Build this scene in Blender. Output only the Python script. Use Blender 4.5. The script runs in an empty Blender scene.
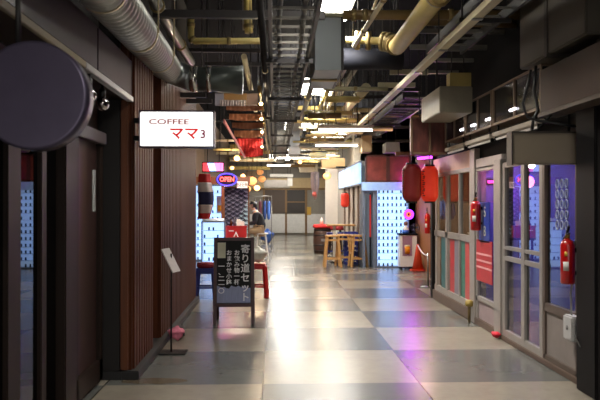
import bpy, bmesh, math, random
from mathutils import Vector as V, Matrix, Euler
random.seed(7)
S = bpy.context.scene
COL = S.collection
PI = math.pi
F = 700.0
YAW = math.atan(25 / F); PIT = math.atan(4 / F)
CAM = V((0, 0, 1.5))
_f = V((math.sin(YAW) * math.cos(PIT), math.cos(YAW) * math.cos(PIT), math.sin(PIT)))
_r = V((math.cos(YAW), -math.sin(YAW), 0))
_u = _r.cross(_f)

def at(px, py, d):
    """point at world depth y = d seen at picture position px, py"""
    v = _f + _r * ((px - 300) / F) + _u * ((200 - py) / F)
    return CAM + v * (d / v.y)

# ---------------------------------------------------------------- materials
def lin(c):
    def g(v):
        v = v / 255.0
        return v / 12.92 if v <= .04045 else ((v + .055) / 1.055) ** 2.4
    return (g(c[0]), g(c[1]), g(c[2]), 1)
_M = {}
def M(name, rgb, rough=.6, metal=0., var=.18, scale=9., bump=0., emit=0., ecol=None, wave=None, coat=0.):
    if name in _M: return _M[name]
    m = bpy.data.materials.new(name); m.use_nodes = True
    nt = m.node_tree; b = nt.nodes['Principled BSDF']
    tc = nt.nodes.new('ShaderNodeTexCoord'); nz = nt.nodes.new('ShaderNodeTexNoise')
    nz.inputs['Scale'].default_value = scale; nz.inputs['Detail'].default_value = 4
    mp = nt.nodes.new('ShaderNodeMapping')
    if wave: mp.inputs['Scale'].default_value = wave
    nt.links.new(tc.outputs['Object'], mp.inputs[0]); nt.links.new(mp.outputs[0], nz.inputs['Vector'])
    mx = nt.nodes.new('ShaderNodeMix'); mx.data_type = 'RGBA'
    c = lin(rgb)
    mx.inputs[6].default_value = tuple(min(1, x * (1 - var)) for x in c[:3]) + (1,)
    mx.inputs[7].default_value = tuple(min(1, x * (1 + var)) for x in c[:3]) + (1,)
    nt.links.new(nz.outputs['Fac'], mx.inputs[0]); nt.links.new(mx.outputs[2], b.inputs['Base Color'])
    b.inputs['Roughness'].default_value = rough; b.inputs['Metallic'].default_value = metal
    b.inputs['Coat Weight'].default_value = coat; b.inputs['Coat Roughness'].default_value = .15
    if bump:
        bp = nt.nodes.new('ShaderNodeBump'); bp.inputs['Strength'].default_value = bump
        bp.inputs['Distance'].default_value = .01
        nt.links.new(nz.outputs['Fac'], bp.inputs['Height']); nt.links.new(bp.outputs[0], b.inputs['Normal'])
    if emit:
        b.inputs['Emission Color'].default_value = lin(ecol or rgb); b.inputs['Emission Strength'].default_value = emit
    _M[name] = m
    return m
def glassmat(name, tint=(255, 255, 255), refl=1., rough=.02, base=.04):
    m = bpy.data.materials.new(name); m.use_nodes = True; nt = m.node_tree; n = nt.nodes
    n.remove(n['Principled BSDF']); out = n['Material Output']
    t = n.new('ShaderNodeBsdfTransparent'); t.inputs[0].default_value = lin(tint)
    g = n.new('ShaderNodeBsdfGlossy'); g.inputs['Roughness'].default_value = rough
    fr = n.new('ShaderNodeFresnel'); fr.inputs[0].default_value = 1.5
    tc = n.new('ShaderNodeTexCoord'); nz = n.new('ShaderNodeTexNoise'); nz.inputs['Scale'].default_value = 3
    nt.links.new(tc.outputs['Object'], nz.inputs['Vector'])
    ma = n.new('ShaderNodeMath'); ma.operation = 'MULTIPLY_ADD'; ma.inputs[1].default_value = refl; ma.inputs[2].default_value = base
    m2 = n.new('ShaderNodeMath'); m2.operation = 'MULTIPLY_ADD'; m2.inputs[1].default_value = .04; m2.use_clamp = True
    nt.links.new(fr.outputs[0], ma.inputs[0]); nt.links.new(nz.outputs['Fac'], m2.inputs[0]); nt.links.new(ma.outputs[0], m2.inputs[2])
    ge = n.new('ShaderNodeNewGeometry'); iv = n.new('ShaderNodeMath'); iv.operation = 'SUBTRACT'; iv.inputs[0].default_value = 1
    nt.links.new(ge.outputs['Backfacing'], iv.inputs[1]); m3 = n.new('ShaderNodeMath'); m3.operation = 'MULTIPLY'
    nt.links.new(m2.outputs[0], m3.inputs[0]); nt.links.new(iv.outputs[0], m3.inputs[1])
    mix = n.new('ShaderNodeMixShader')
    nt.links.new(m3.outputs[0], mix.inputs[0]); nt.links.new(t.outputs[0], mix.inputs[1]); nt.links.new(g.outputs[0], mix.inputs[2])
    nt.links.new(mix.outputs[0], out.inputs[0])
    _M[name] = m
    return m
def floormat():
    m = bpy.data.materials.new('checkered_floor'); m.use_nodes = True; nt = m.node_tree; n = nt.nodes; L = nt.links.new
    b = n['Principled BSDF']; tc = n.new('ShaderNodeTexCoord'); sp = n.new('ShaderNodeSeparateXYZ')
    L(tc.outputs['Object'], sp.inputs[0])
    def math_(op, a, v=None, c=None):
        k = n.new('ShaderNodeMath'); k.operation = op
        for i, x in enumerate((a, v, c)):
            if x is None: continue
            if isinstance(x, (int, float)): k.inputs[i].default_value = x
            else: L(x, k.inputs[i])
        return k.outputs[0]
    T = 1.31
    u = math_('DIVIDE', math_('ADD', sp.outputs[0], .1), T); v = math_('DIVIDE', math_('SUBTRACT', sp.outputs[1], 5.85), T)
    par = math_('FLOORED_MODULO', math_('ADD', math_('ADD', math_('FLOOR', u), math_('FLOOR', v)), 1), 2)
    nz = n.new('ShaderNodeTexNoise'); nz.inputs['Scale'].default_value = 1.3; nz.inputs['Detail'].default_value = 6
    L(tc.outputs['Object'], nz.inputs['Vector'])
    n2 = n.new('ShaderNodeTexNoise'); n2.inputs['Scale'].default_value = 9; n2.inputs['Detail'].default_value = 8; n2.inputs['Roughness'].default_value = .7
    L(tc.outputs['Object'], n2.inputs['Vector'])
    def ramp(fac, a, c):
        k = n.new('ShaderNodeMix'); k.data_type = 'RGBA'; L(fac, k.inputs[0]); k.inputs[6].default_value = lin(a); k.inputs[7].default_value = lin(c)
        return k.outputs[2]
    dk = ramp(nz.outputs['Fac'], FLOOR_DARK[0], FLOOR_DARK[1]); lt = ramp(nz.outputs['Fac'], FLOOR_LIGHT[0], FLOOR_LIGHT[1])
    mx = n.new('ShaderNodeMix'); mx.data_type = 'RGBA'; L(par, mx.inputs[0]); L(dk, mx.inputs[6]); L(lt, mx.inputs[7])
    # joints between the slabs and a fine speckle of dirt
    fu = math_('ABSOLUTE', math_('SUBTRACT', math_('FRACT', u), .5)); fv = math_('ABSOLUTE', math_('SUBTRACT', math_('FRACT', v), .5))
    j = math_('MULTIPLY', math_('GREATER_THAN', fu, .4955), .75)
    sk = math_('MULTIPLY', math_('SUBTRACT', n2.outputs['Fac'], .42), .55)
    sk = math_('MAXIMUM', sk, 0)
    k = n.new('ShaderNodeMix'); k.data_type = 'RGBA'; L(math_('MAXIMUM', j, sk), k.inputs[0]); L(mx.outputs[2], k.inputs[6]); k.inputs[7].default_value = lin((50, 44, 38))
    def spot(cx, cy, rx, ry_):
        a = math_('DIVIDE', math_('SUBTRACT', sp.outputs[0], cx), rx)
        c_ = math_('DIVIDE', math_('SUBTRACT', math_('MULTIPLY_ADD', n2.outputs['Fac'], ry_ * 1.2, sp.outputs[1]), cy + ry_ * .6), ry_)
        return math_('MULTIPLY', math_('LESS_THAN', math_('ADD', math_('MULTIPLY', a, a), math_('MULTIPLY', c_, c_)), 1), .6)
    allsp = spot(-1.02, 5.98, .28, .1)
    for q_ in ((.75, 11.3, .5, .035), (2.3, 13.6, .3, .12), (2.35, 9.2, .2, .1), (.42, 7.6, .012, .5)): allsp = math_('MAXIMUM', allsp, spot(*q_))
    k2 = n.new('ShaderNodeMix'); k2.data_type = 'RGBA'; L(allsp, k2.inputs[0]); L(k.outputs[2], k2.inputs[6]); k2.inputs[7].default_value = lin((86, 66, 38)); k = k2
    L(k.outputs[2], b.inputs['Base Color'])
    L(math_('MULTIPLY_ADD', n2.outputs['Fac'], .08, .2), b.inputs['Roughness'])
    b.inputs['Specular IOR Level'].default_value = .26
    n3 = n.new('ShaderNodeTexNoise'); n3.inputs['Scale'].default_value = 5; n3.inputs['Detail'].default_value = 2
    L(tc.outputs['Object'], n3.inputs['Vector'])
    bp = n.new('ShaderNodeBump'); bp.inputs['Strength'].default_value = .035; bp.inputs['Distance'].default_value = .01
    L(n3.outputs['Fac'], bp.inputs['Height']); L(bp.outputs[0], b.inputs['Normal'])
    return m
FLOOR_DARK = ((80, 81, 78), (102, 102, 97)); FLOOR_LIGHT = ((120, 113, 101), (148, 139, 124))

# ---------------------------------------------------------------- mesh builder
WL = {}
SPLIT = {k: k for k in ('clamp', 'collar', 'joint_plate', 'holder', 'bracket', 'stretcher', 'hanger_band', 'hanger', 'glazing_bar', 'white_board', 'lower_panel', 'jamb', 'edge_trim', 'upright')}
SPLIT.update(hanger_rods='hanger_rod', casters='caster', hoops='hoop', corner_posts='corner_post', eyes='eye', shoes='shoe', blades='blade', scale_lines='scale_line_set')
SPLIT.pop('hanger'); SPLIT.pop('stretcher'); SPLIT.pop('scale_line_set', 0); SPLIT.pop('scale_lines')
def islands(bm):
    """the separate pieces of a mesh; pieces whose boxes touch stay together"""
    seen = set(); comps = []
    for v in bm.verts:
        if v in seen: continue
        st_ = [v]; comp = []; seen.add(v)
        while st_:
            a = st_.pop(); comp.append(a)
            for e in a.link_edges:
                b = e.other_vert(a)
                if b not in seen: seen.add(b); st_.append(b)
        comps.append(comp)
    bb = [[min(v.co[i] for v in c) - .001 for i in range(3)] + [max(v.co[i] for v in c) + .001 for i in range(3)] for c in comps]
    n = len(comps); par = list(range(n))
    def f(i):
        while par[i] != i: i = par[i]
        return i
    for i in range(n):
        for j in range(i):
            if all(bb[i][k] <= bb[j][k + 3] and bb[j][k] <= bb[i][k + 3] for k in range(3)): par[f(i)] = f(j)
    gr = {}
    for i in range(n): gr.setdefault(f(i), []).extend(comps[i])
    out = []
    for vs in gr.values():
        p = MB(); mp = {v: p.bm.verts.new(v.co) for v in vs}
        fs = {fc for v in vs for fc in v.link_faces}
        for fc in fs:
            nf = p.bm.faces.new([mp[v] for v in fc.verts]); nf.smooth = fc.smooth
        out.append(p)
    return out
class MB:
    def __init__(s): s.bm = bmesh.new()
    def box(s, x0, x1, y0, y1, z0, z1):
        r = bmesh.ops.create_cube(s.bm, size=1)['verts']
        for v in r:
            v.co = V((x0 + (v.co.x + .5) * (x1 - x0), y0 + (v.co.y + .5) * (y1 - y0), z0 + (v.co.z + .5) * (z1 - z0)))
        return r
    def rbox(s, c, dims, eul=(0, 0, 0)):
        r = bmesh.ops.create_cube(s.bm, size=1)['verts']; R = Euler(eul).to_matrix(); c = V(c)
        for v in r: v.co = c + R @ V((v.co.x * dims[0], v.co.y * dims[1], v.co.z * dims[2]))
        return r
    def bar(s, p, q, w, h, up=(0, 0, 1)):
        p, q, up = V(p), V(q), V(up); d = (q - p).normalized()
        a = d.cross(up)
        if a.length < 1e-4: a = d.cross(V((0, 1, 0)))
        a.normalize(); b = a.cross(d)
        vs = []
        for e in (p, q):
            for i, j in ((-1, -1), (1, -1), (1, 1), (-1, 1)):
                vs.append(s.bm.verts.new(e + a * w / 2 * i + b * h / 2 * j))
        f = s.bm.faces.new
        f(vs[0:4][::-1]); f(vs[4:8])
        for i in range(4): f((vs[i], vs[(i + 1) % 4], vs[4 + (i + 1) % 4], vs[4 + i]))
        return s
    def tube(s, pts, r, seg=10, cap=True):
        pts = [V(p) for p in pts]; n = len(pts); rr = r if isinstance(r, (list, tuple)) else [r] * n
        rings = []; prev = None
        for i, p in enumerate(pts):
            t = (pts[min(i + 1, n - 1)] - pts[max(i - 1, 0)]).normalized()
            if prev is None:
                a = t.cross(V((0, 0, 1)));
                if a.length < 1e-3: a = t.cross(V((1, 0, 0)))
            else: a = prev - t * prev.dot(t)
            a.normalize(); prev = a; b = t.cross(a)
            rings.append([s.bm.verts.new(p + (a * math.cos(k * 2 * PI / seg) + b * math.sin(k * 2 * PI / seg)) * rr[i]) for k in range(seg)])
        for A, B in zip(rings, rings[1:]):
            for k in range(seg):
                f = s.bm.faces.new((A[k], A[(k + 1) % seg], B[(k + 1) % seg], B[k])); f.smooth = True
        if cap:
            s.bm.faces.new(rings[0][::-1]); s.bm.faces.new(rings[-1])
        return s
    def lathe(s, prof, c=(0, 0, 0), seg=20, axis='z', squash=1.):
        c = V(c); rings = []
        def P(r, h, k):
            a = k * 2 * PI / seg; x, y = r * math.cos(a), r * math.sin(a) * squash
            return c + (V((x, y, h)) if axis == 'z' else V((x, h, y)) if axis == 'y' else V((h, x, y)))
        for r, h in prof: rings.append([s.bm.verts.new(P(max(r, .0004), h, k)) for k in range(seg)])
        for A, B in zip(rings, rings[1:]):
            for k in range(seg):
                f = s.bm.faces.new((A[k], A[(k + 1) % seg], B[(k + 1) % seg], B[k])); f.smooth = True
        s.bm.faces.new(rings[0][::-1]); s.bm.faces.new(rings[-1])
        return s
    def ball(s, c, r, sc=(1, 1, 1), seg=14):
        vs = bmesh.ops.create_uvsphere(s.bm, u_segments=seg, v_segments=max(6, seg // 2 + 2), radius=r)['verts']
        for v in vs:
            v.co = V(c) + V((v.co.x * sc[0], v.co.y * sc[1], v.co.z * sc[2]))
            for f in v.link_faces: f.smooth = True
        return vs
    def poly(s, pts, ext):
        """a flat outline given an extrusion vector"""
        ext = V(ext); a = [s.bm.verts.new(V(p)) for p in pts]; b = [s.bm.verts.new(V(p) + ext) for p in pts]; n = len(a)
        s.bm.faces.new(a[::-1]); s.bm.faces.new(b)
        for i in range(n): s.bm.faces.new((a[i], a[(i + 1) % n], b[(i + 1) % n], b[i]))
        return s
    def cloth(s, fn, nu, nv, th=.008):
        """a draped sheet fn(u, v) -> point, given a thickness"""
        g = [[s.bm.verts.new(V(fn(i / nu, j / nv))) for j in range(nv + 1)] for i in range(nu + 1)]
        fs = []
        for i in range(nu):
            for j in range(nv):
                f = s.bm.faces.new((g[i][j], g[i + 1][j], g[i + 1][j + 1], g[i][j + 1])); f.smooth = True; fs.append(f)
        s.bm.normal_update()
        bmesh.ops.solidify(s.bm, geom=fs, thickness=th)
        return s
    def add(s, me, mat):
        t = bmesh.new(); t.from_mesh(me); t.transform(mat); tmp = bpy.data.meshes.new('tmp'); t.to_mesh(tmp); t.free()
        s.bm.from_mesh(tmp); bpy.data.meshes.remove(tmp); return s
    def text(s, body, c, size, xa=(1, 0, 0), ya=(0, 0, 1), ext=.002, align='CENTER', vertical=False, sx=1., off=0.):
        lines = [body] if not vertical else list(body)
        xa, ya = V(xa), V(ya); za = xa.cross(ya)
        for i, t in enumerate(lines):
            cu = bpy.data.curves.new('txt', 'FONT'); cu.body = t; cu.size = size; cu.extrude = ext; cu.offset = off; cu.align_x = align; cu.align_y = 'CENTER'
            cu.resolution_u = 3
            o = bpy.data.objects.new('txt', cu); COL.objects.link(o)
            bpy.context.view_layer.update()
            me = bpy.data.meshes.new_from_object(o.evaluated_get(bpy.context.evaluated_depsgraph_get()))
            bpy.data.objects.remove(o); bpy.data.curves.remove(cu)
            p = V(c) - ya * (i * size * 1.02 if vertical else 0)
            mt = Matrix(((xa.x * sx, ya.x, za.x, p.x), (xa.y * sx, ya.y, za.y, p.y), (xa.z * sx, ya.z, za.z, p.z), (0, 0, 0, 1)))
            s.add(me, mt); bpy.data.meshes.remove(me)
        return s
    def build(s, name, mat, parent=None, bev=0., **kw):
        bm = s.bm
        if bev:
            es = [e for e in bm.edges if len(e.link_faces) == 2 and e.calc_face_angle(0) > .6]
            bmesh.ops.bevel(bm, geom=es, offset=bev, segments=2, affect='EDGES', clamp_overlap=True)
        bm.normal_update()
        bmesh.ops.recalc_face_normals(bm, faces=bm.faces)
        sing = None if kw.get('whole') else SPLIT.get(name)
        if sing and parent is not None:
            out = None
            for part in islands(bm):
                out = part.build(sing, mat, parent, whole=True)
            bm.free()
            return out
        me = bpy.data.meshes.new(name)
        if parent is not None: loc = WL[parent.name]; base = loc
        else:
            xs = [v.co for v in bm.verts]
            loc = V(((min(c.x for c in xs) + max(c.x for c in xs)) / 2, (min(c.y for c in xs) + max(c.y for c in xs)) / 2, min(c.z for c in xs)))
            if kw.get('origin') is not None: loc = V(kw['origin'])
            base = loc
        bm.transform(Matrix.Translation(-base)); bm.to_mesh(me); bm.free()
        me.materials.append(mat)
        o = bpy.data.objects.new(name, me); COL.objects.link(o)
        if parent is not None: o.parent = parent
        else: o.location = loc
        WL[o.name] = base.copy()
        for k in ('label', 'category', 'group', 'kind'):
            if kw.get(k): o[k] = kw[k]
        return o
def thing(name, label, cat, loc, group=None, kind=None):
    o = bpy.data.objects.new(name, None); COL.objects.link(o); o.location = V(loc); o.empty_display_size = .05
    WL[o.name] = V(loc); o['label'] = label; o['category'] = cat
    if group: o['group'] = group
    if kind: o['kind'] = kind
    return o
def dup(root, loc, label=None, rz=None, group=None, scale=None):
    def cp(o, par):
        c = o.copy(); COL.objects.link(c)
        if par: c.parent = par
        for ch in list(o.children): cp(ch, c)
        return c
    r = cp(root, None); r.location = V(loc)
    if rz is not None: r.rotation_euler.z = rz
    if scale: r.scale = scale
    if label: r['label'] = label
    if group: r['group'] = group
    WL[r.name] = V(loc)
    return r
def struct(name, mb, mat, label, cat, bev=0., origin=None): return mb.build(name, mat, None, bev, label=label, category=cat, kind='structure', origin=origin)
def lamp(name, loc, energy, color, size, rot=(0, 0, 0), size_y=None, kind='AREA', spread=None):
    l = bpy.data.lights.new(name, kind); l.energy = energy; l.color = color
    if kind == 'AREA':
        l.size = size
        if size_y: l.shape = 'RECTANGLE'; l.size_y = size_y
        if spread: l.spread = spread
    else: l.shadow_soft_size = size
    o = bpy.data.objects.new(name, l); COL.objects.link(o); o.location = V(loc); o.rotation_euler = rot
    return o

# ---------------------------------------------------------------- shared materials
wood = M('dark_wood', (76, 35, 12), .6, var=.4, scale=5, wave=(6, 6, .5), bump=.15)
wood2 = M('black_brown_wood', (38, 26, 20), .5, var=.3, scale=4, wave=(5, 5, .6))
pale = M('pale_wood', (196, 150, 92), .5, var=.22, scale=6, wave=(5, 5, .8))
alu = M('brushed_aluminium', (152, 145, 138), .4, .25, var=.12, scale=14)
darkmetal = M('dark_steel', (40, 37, 37), .5, .3, var=.2)
dull = M('painted_black_metal', (15, 13, 14), .6)
steel = M('galvanised_steel', (150, 150, 146), .3, .85, var=.15, scale=7, bump=.06)
yellow = M('yellowed_pipe', (206, 184, 112), .45, 0, var=.15, scale=6)
cream = M('cream_pipe', (222, 210, 176), .5, 0, var=.12, scale=6)
rack = M('rack_metal', (116, 112, 104), .4, .3, var=.2)
white = M('white_paint', (222, 218, 212), .5, var=.06)
black = M('black_plastic', (16, 15, 16), .4)
redp = M('red_plastic', (176, 26, 28), .35, var=.12)
bluep = M('blue_plastic', (34, 46, 128), .35, var=.12)
redpaint = M('red_enamel', (178, 18, 16), .28, var=.08, coat=.4)
paper = M('white_paper', (226, 224, 216), .8, var=.05)
pane = glassmat('window_glass', (205, 210, 210), 1.15, .015, .05)
dpane = glassmat('smoked_glass', (52, 46, 46), .85, .012, .02)

# ================================================================ setting
struct('floor', (lambda m: (m.box(-4.5, 6.5, -6, 36, -.12, 0), m)[1])(MB()), floormat(), 'worn floor of large beige and grey checkered slabs', 'floor', origin=(0, 0, 0))
slab = M('ceiling_slab', (13, 14, 22), .95, var=.3, scale=2); slab.node_tree.nodes['Principled BSDF'].inputs['Specular IOR Level'].default_value = .1
struct('ceiling', (lambda m: (m.box(-4.5, 6.5, -6, 36, 4.4, 4.6), m)[1])(MB()), slab, 'dark ceiling slab high above the pipes and racks', 'ceiling')

# ---- left wall: ribbed wood cladding from d 6.07 to 10.86
m = MB(); X = -1.21
m.box(-1.75, X - .02, 6.07, 6.98, 0, 3.2)
m.box(-1.75, X - .10, 6.98, 7.5, 0, 3.2)
m.box(-1.75, X - .02, 7.5, 10.86, 0, 3.2)
for a, b in ((6.09, 6.98), (7.5, 10.86)):
    y = a
    while y < b - .06:
        m.box(X - .03, X, y, y + .085, .08, 3.19); y += .118
for k in range(3): m.box(-1.62 + k * .13, -1.52 + k * .13, 6.055, 6.08, .08, 3.19)
wl = struct('wall_left', m, wood, 'dark brown ribbed wood cladding along the left side of the passage', 'wall')
m = MB(); m.box(-1.3, X + .05, 6.02, 10.86, 0, .075); m.box(-1.76, -1.3, 6.02, 6.07, 0, .075)
struct('baseboard_left', m, M('black_skirting', (34, 33, 34), .55), 'black skirting at the foot of the brown ribbed wood wall', 'baseboard', .006)
m = MB(); m.box(-1.32, -1.25, 6.03, 6.055, .08, 3.1)
struct('trim_1', m, M('post_wood', (104, 56, 26), .45, var=.35, scale=5, wave=(6, 6, .4)), 'lighter brown wooden corner board at the near end of the ribbed wall', 'trim', .01)
m = MB(); m.box(-1.74, -1.325, 6.02, 6.055, .08, 3.1); struct('trim_11', m, M('recess_dark', (22, 17, 15), .6), 'near black board standing in for the dark recess left of the brown corner board', 'trim')  # dark board puts the shade of the recess into colour
# ---- left shopfront
m = MB(); m.box(-4.5, -1.5, -6, 6.0, 2.38, 4.4); m.box(-4.5, -3.9, -6, 6.07, 0, 2.38); m.box(-4.5, -1.77, 6.0, 6.12, 0, 4.4)
m.box(-4.5, -1.76, 6.12, 10.86, 0, 4.4); m.box(-1.76, -1.3, 6.1, 10.8, 3.2, 4.4)
struct('wall_left.001', m, M('shop_dark', (30, 25, 24), .8), 'dark inner walls of the closed shop behind the left glass doors', 'wall')
d1 = thing('door_1', 'dark brown framed glass sliding doors beside the round grey sign', 'door', (-1.5, 3, 0), kind='structure')
m = MB()
for a, b in ((1.2, 1.36), (2.6, 2.76), (3.94, 4.14), (4.50, 4.60)): m.box(-1.54, -1.48, a, b, 0, 2.0)
m.box(-1.55, -1.47, -6, 4.9, 0, .09); m.box(-1.56, -1.46, -6, 4.9, 1.97, 2.06)
m.build('door_frame', wood2, d1, .006)
for a, b in ((-6, 1.2), (1.36, 2.6), (2.76, 3.94), (4.14, 4.5), (4.6, 4.88)):
    MB().bm; m = MB(); m.box(-1.516, -1.508, a, b, .09, 1.97); m.build('glass_pane', dpane, d1)
m = MB(); m.box(-1.54, -1.44, 4.88, 5.17, 0, 2.38); struct('trim_2', m, wood2, 'wide dark brown post between the glass doors and the brown panel door', 'trim', .01)
d2 = thing('door_2', 'dark brown panelled side door with a narrow white sticker', 'door', (-1.5, 5.6, 0), kind='structure')
m = MB(); m.box(-1.54, -1.49, 5.17, 6.0, .02, 2.0); m.build('door_leaf', M('door_brown', (42, 23, 19), .45, var=.15, wave=(3, 3, .4)), d2)
m = MB(); m.box(-1.5, -1.46, 5.17, 5.27, .02, 2); m.box(-1.5, -1.46, 5.9, 6.0, .02, 2); m.box(-1.5, -1.46, 5.17, 6, .02, .2); m.build('door_frame', wood2, d2, .005)
m = MB(); m.box(-1.52, -1.43, 5.17, 6.0, 2.0, 2.1); m.build('top_rail', M('rail_grey', (92, 82, 84), .45), d2, .006)
m = MB(); m.box(-1.492, -1.486, 5.76, 5.86, 1.44, 1.78); m.build('door_sticker', M('sticker', (150, 152, 150), .6, scale=40, var=.3), d2)
m = MB(); m.box(-1.53, -1.5, -6, 6.0, 2.06, 2.38); struct('trim_3', m, M('transom', (58, 36, 26), .5), 'brown transom boards above the left shop doors', 'trim')
# fascia
fa = thing('shop_fascia', 'dark purple metal fascia box above the left shopfront', 'fascia', (-1.3, 2, 2.38), kind='structure')
pur = M('purple_metal', (38, 18, 42), .5, 0., var=.3, scale=3, coat=.08)
for a, b in ((-4, -.8), (-.79, 2.2), (2.21, 4.9), (4.91, 6.07)):
    m = MB(); m.box(-1.5, -1.23, a, b, 2.42, 2.74); m.build('fascia_panel', pur, fa, .012)
m = MB(); m.box(-1.5, -1.24, -4, 6.05, 2.39, 2.42); m.build('soffit', wood2, fa); m = MB(); m.box(-1.24, -1.215, -4, 4.55, 2.375, 2.42); m.build('edge_strip', M('beige_strip', (150, 138, 112), .5), fa, .004)
m = MB(); m.box(-1.27, -1.215, 4.56, 6.06, 2.375, 2.42); m.build('light_strip', M('light_strip', (196, 196, 200), .4), fa, .004)
# ---- end wall
ew = M('end_grey', (128, 122, 112), .7); Y = 34
m = MB(); m.box(-4.5, 6.5, Y, Y + .2, 0, 4.4); struct('wall_end', m, ew, 'grey partition wall closing the far end of the passage', 'wall')
pw = thing('window_1', 'row of timber framed dark windows over white boards on the far wall', 'window', (.3, Y - .05, 0), kind='structure')
def ex(px): return (px - 275) * Y / F
def ez(py): return 1.5 - (py - 204) * Y / F
tim = M('timber', (120, 92, 58), .6)
m = MB()
for px in (264, 286, 306, 328): m.box(ex(px) - .05, ex(px) + .05, Y - .1, Y, 0, ez(186))
m.box(ex(250), ex(328), Y - .12, Y, ez(190), ez(186)); m.build('frame', tim, pw, .005)
for a, b, c in ((265, 285, (70, 56, 46)), (287, 305, (30, 25, 24))):
    m = MB(); m.box(ex(a), ex(b), Y - .05, Y - .02, ez(213), ez(190)); m.build('pane', M('pane%d' % a, c, .3), pw)
m = MB(); m.box(ex(287), ex(305), Y - .08, Y - .04, ez(202.5), ez(201.5)); m.build('glazing_bar', tim, pw)
m = MB()
for a, b in ((250, 263.5), (265, 285), (287, 305), (307, 327)): m.box(ex(a), ex(b), Y - .06, Y - .01, ez(233), ez(214))
m.build('white_board', M('board_white', (206, 204, 200), .6), pw, .01)
m = MB(); m.box(ex(250), ex(328), Y - .2, Y, ez(188), ez(178)); struct('trim_4', m, M('buff', (176, 152, 112), .7), 'buff bulkhead above the far windows', 'trim')
m = MB(); m.box(ex(305), ex(311), Y - .075, Y - .06, ez(215), ez(207)); m.build('wall_notice', M('ochre', (190, 150, 60), .7), label='small ochre notice on the grey end wall beside the windows', category='notice')
# ---- far left wall, far right block
m = MB(); m.box(-3.2, -2.2, 10.86, 34, 0, 4.4); m.box(-2.2, -1.77, 10.8, 10.86, 0, 4.4)
struct('wall_left.002', m, M('farleft', (104, 84, 66), .75), 'brown plaster wall behind the far left stalls', 'wall')
m = MB(); m.box(2.1, 2.3, 17.0, 22, 0, 2.55); m.box(2.5, 2.7, 22, 34, 0, 4.4); m.box(2.3, 2.7, 21.9, 22.05, 0, 2.55)
struct('wall_right', m, M('farright', (176, 168, 156), .7), 'pale wall along the far right side behind the bar stools', 'wall')
m = MB()
for y in (17.4, 18.5, 19.6, 20.8): m.box(2.06, 2.1, y, y + .09, 0, 2.2)
m.box(2.06, 2.1, 17.0, 22, 2.15, 2.25)
struct('trim_5', m, M('grey_brown_trim', (112, 96, 84), .6), 'brown door posts on the pale wall behind the bar stools', 'trim')
m = MB(); m.box(1.72, 2.12, 23.6, 24.0, 0, 3.3); struct('wall_right.001', m, white, 'white square pillar behind the barrel near the passage end', 'pillar', .02)

# ---- right shopfronts on the plane X = 2.55
RX = 2.55
def ry(px): return RX * F / (px - 275)
peach = M('peach_header', (196, 150, 128), .55); hdr = M('header_dark', (17, 14, 14), .8)
for k_, v_ in (('header_dark', .15), ('dark_wood', .25), ('painted_black_metal', .2), ('black_brown_wood', .25)): _M[k_].node_tree.nodes['Principled BSDF'].inputs['Specular IOR Level'].default_value = v_
m = MB(); m.box(RX + .02, RX + .3, 5.2, 8.88, 1.98, 2.5); m.box(RX + .02, RX + .3, 8.88, 11.1, 2.0, 2.5); m.box(RX + .2, RX + .4, 5.2, 11.1, 2.5, 4.4)
m.box(2.46, 2.9, -6, 5.28, 0, 4.4)
struct('wall_right.002', m, hdr, 'dark upper wall above the right shopfronts', 'wall')
m = MB(); m.box(2.44, 2.62, 5.26, 5.6, 0, 2.6); struct('trim_6', m, dull, 'black corner post at the near end of the right shopfronts', 'trim', .01)
# interiors
m = MB(); m.box(4.6, 4.75, 5.2, 8.9, 0, 2.5); m.box(RX + .1, 4.6, 5.1, 5.24, 0, 2.5); m.box(RX + .1, 4.75, 8.82, 8.92, 0, 2.5); m.box(RX + .05, 4.75, 5.2, 8.9, 2.3, 2.42)
struct('wall_right.003', m, M('blue_room', (120, 116, 196), .7), 'bluish inner walls of the nearer right shop', 'wall')
m = MB(); m.box(4.0, 4.15, 8.92, 11.2, 0, 2.5); m.box(RX + .05, 4.15, 11.0, 11.12, 0, 2.5); m.box(RX + .05, 4.15, 8.92, 11.1, 2.3, 2.42)
struct('wall_right.004', m, M('warm_room', (120, 92, 70), .7), 'warm brown inner walls of the shop with coloured door panels', 'wall')
m = MB(); m.box(RX - .03, RX + .08, 8.9, 11.12, 1.97, 2.2); struct('trim_7', m, peach, 'peach header board above the coloured panel doors', 'trim', .006)
m = MB(); m.box(RX - .03, RX + .08, 7.7, 8.84, 1.93, 2.06); struct('trim_8', m, M('rail_white', (190, 176, 170), .5), 'pale rail above the pane with the blue poster', 'trim', .006)
m = MB(); m.box(RX - .05, RX + .1, 8.7, 8.92, 0, 2.2); m.box(RX - .05, RX + .1, 7.69, 7.93, 0, 2.0); struct('trim_9', m, alu, 'grey metal posts dividing the right shopfronts', 'trim', .008)
m = MB(); m.box(2.5, 2.6, 11.06, 11.2, 0, 2.35); struct('trim_10', m, dull, 'black end post of the right shopfronts by the lanterns', 'trim', .01)
m = MB(); m.box(2.5, 2.62, 8.9, 11.05, 0, .15); m.box(2.5, 2.62, 7.93, 8.72, 0, .08); m.box(2.5, 2.62, 5.7, 7.75, 0, .05)
struct('baseboard_right', m, M('brown_sill', (92, 74, 62), .55), 'brown sill boards along the foot of the right shopfronts', 'baseboard', .006)
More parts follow.
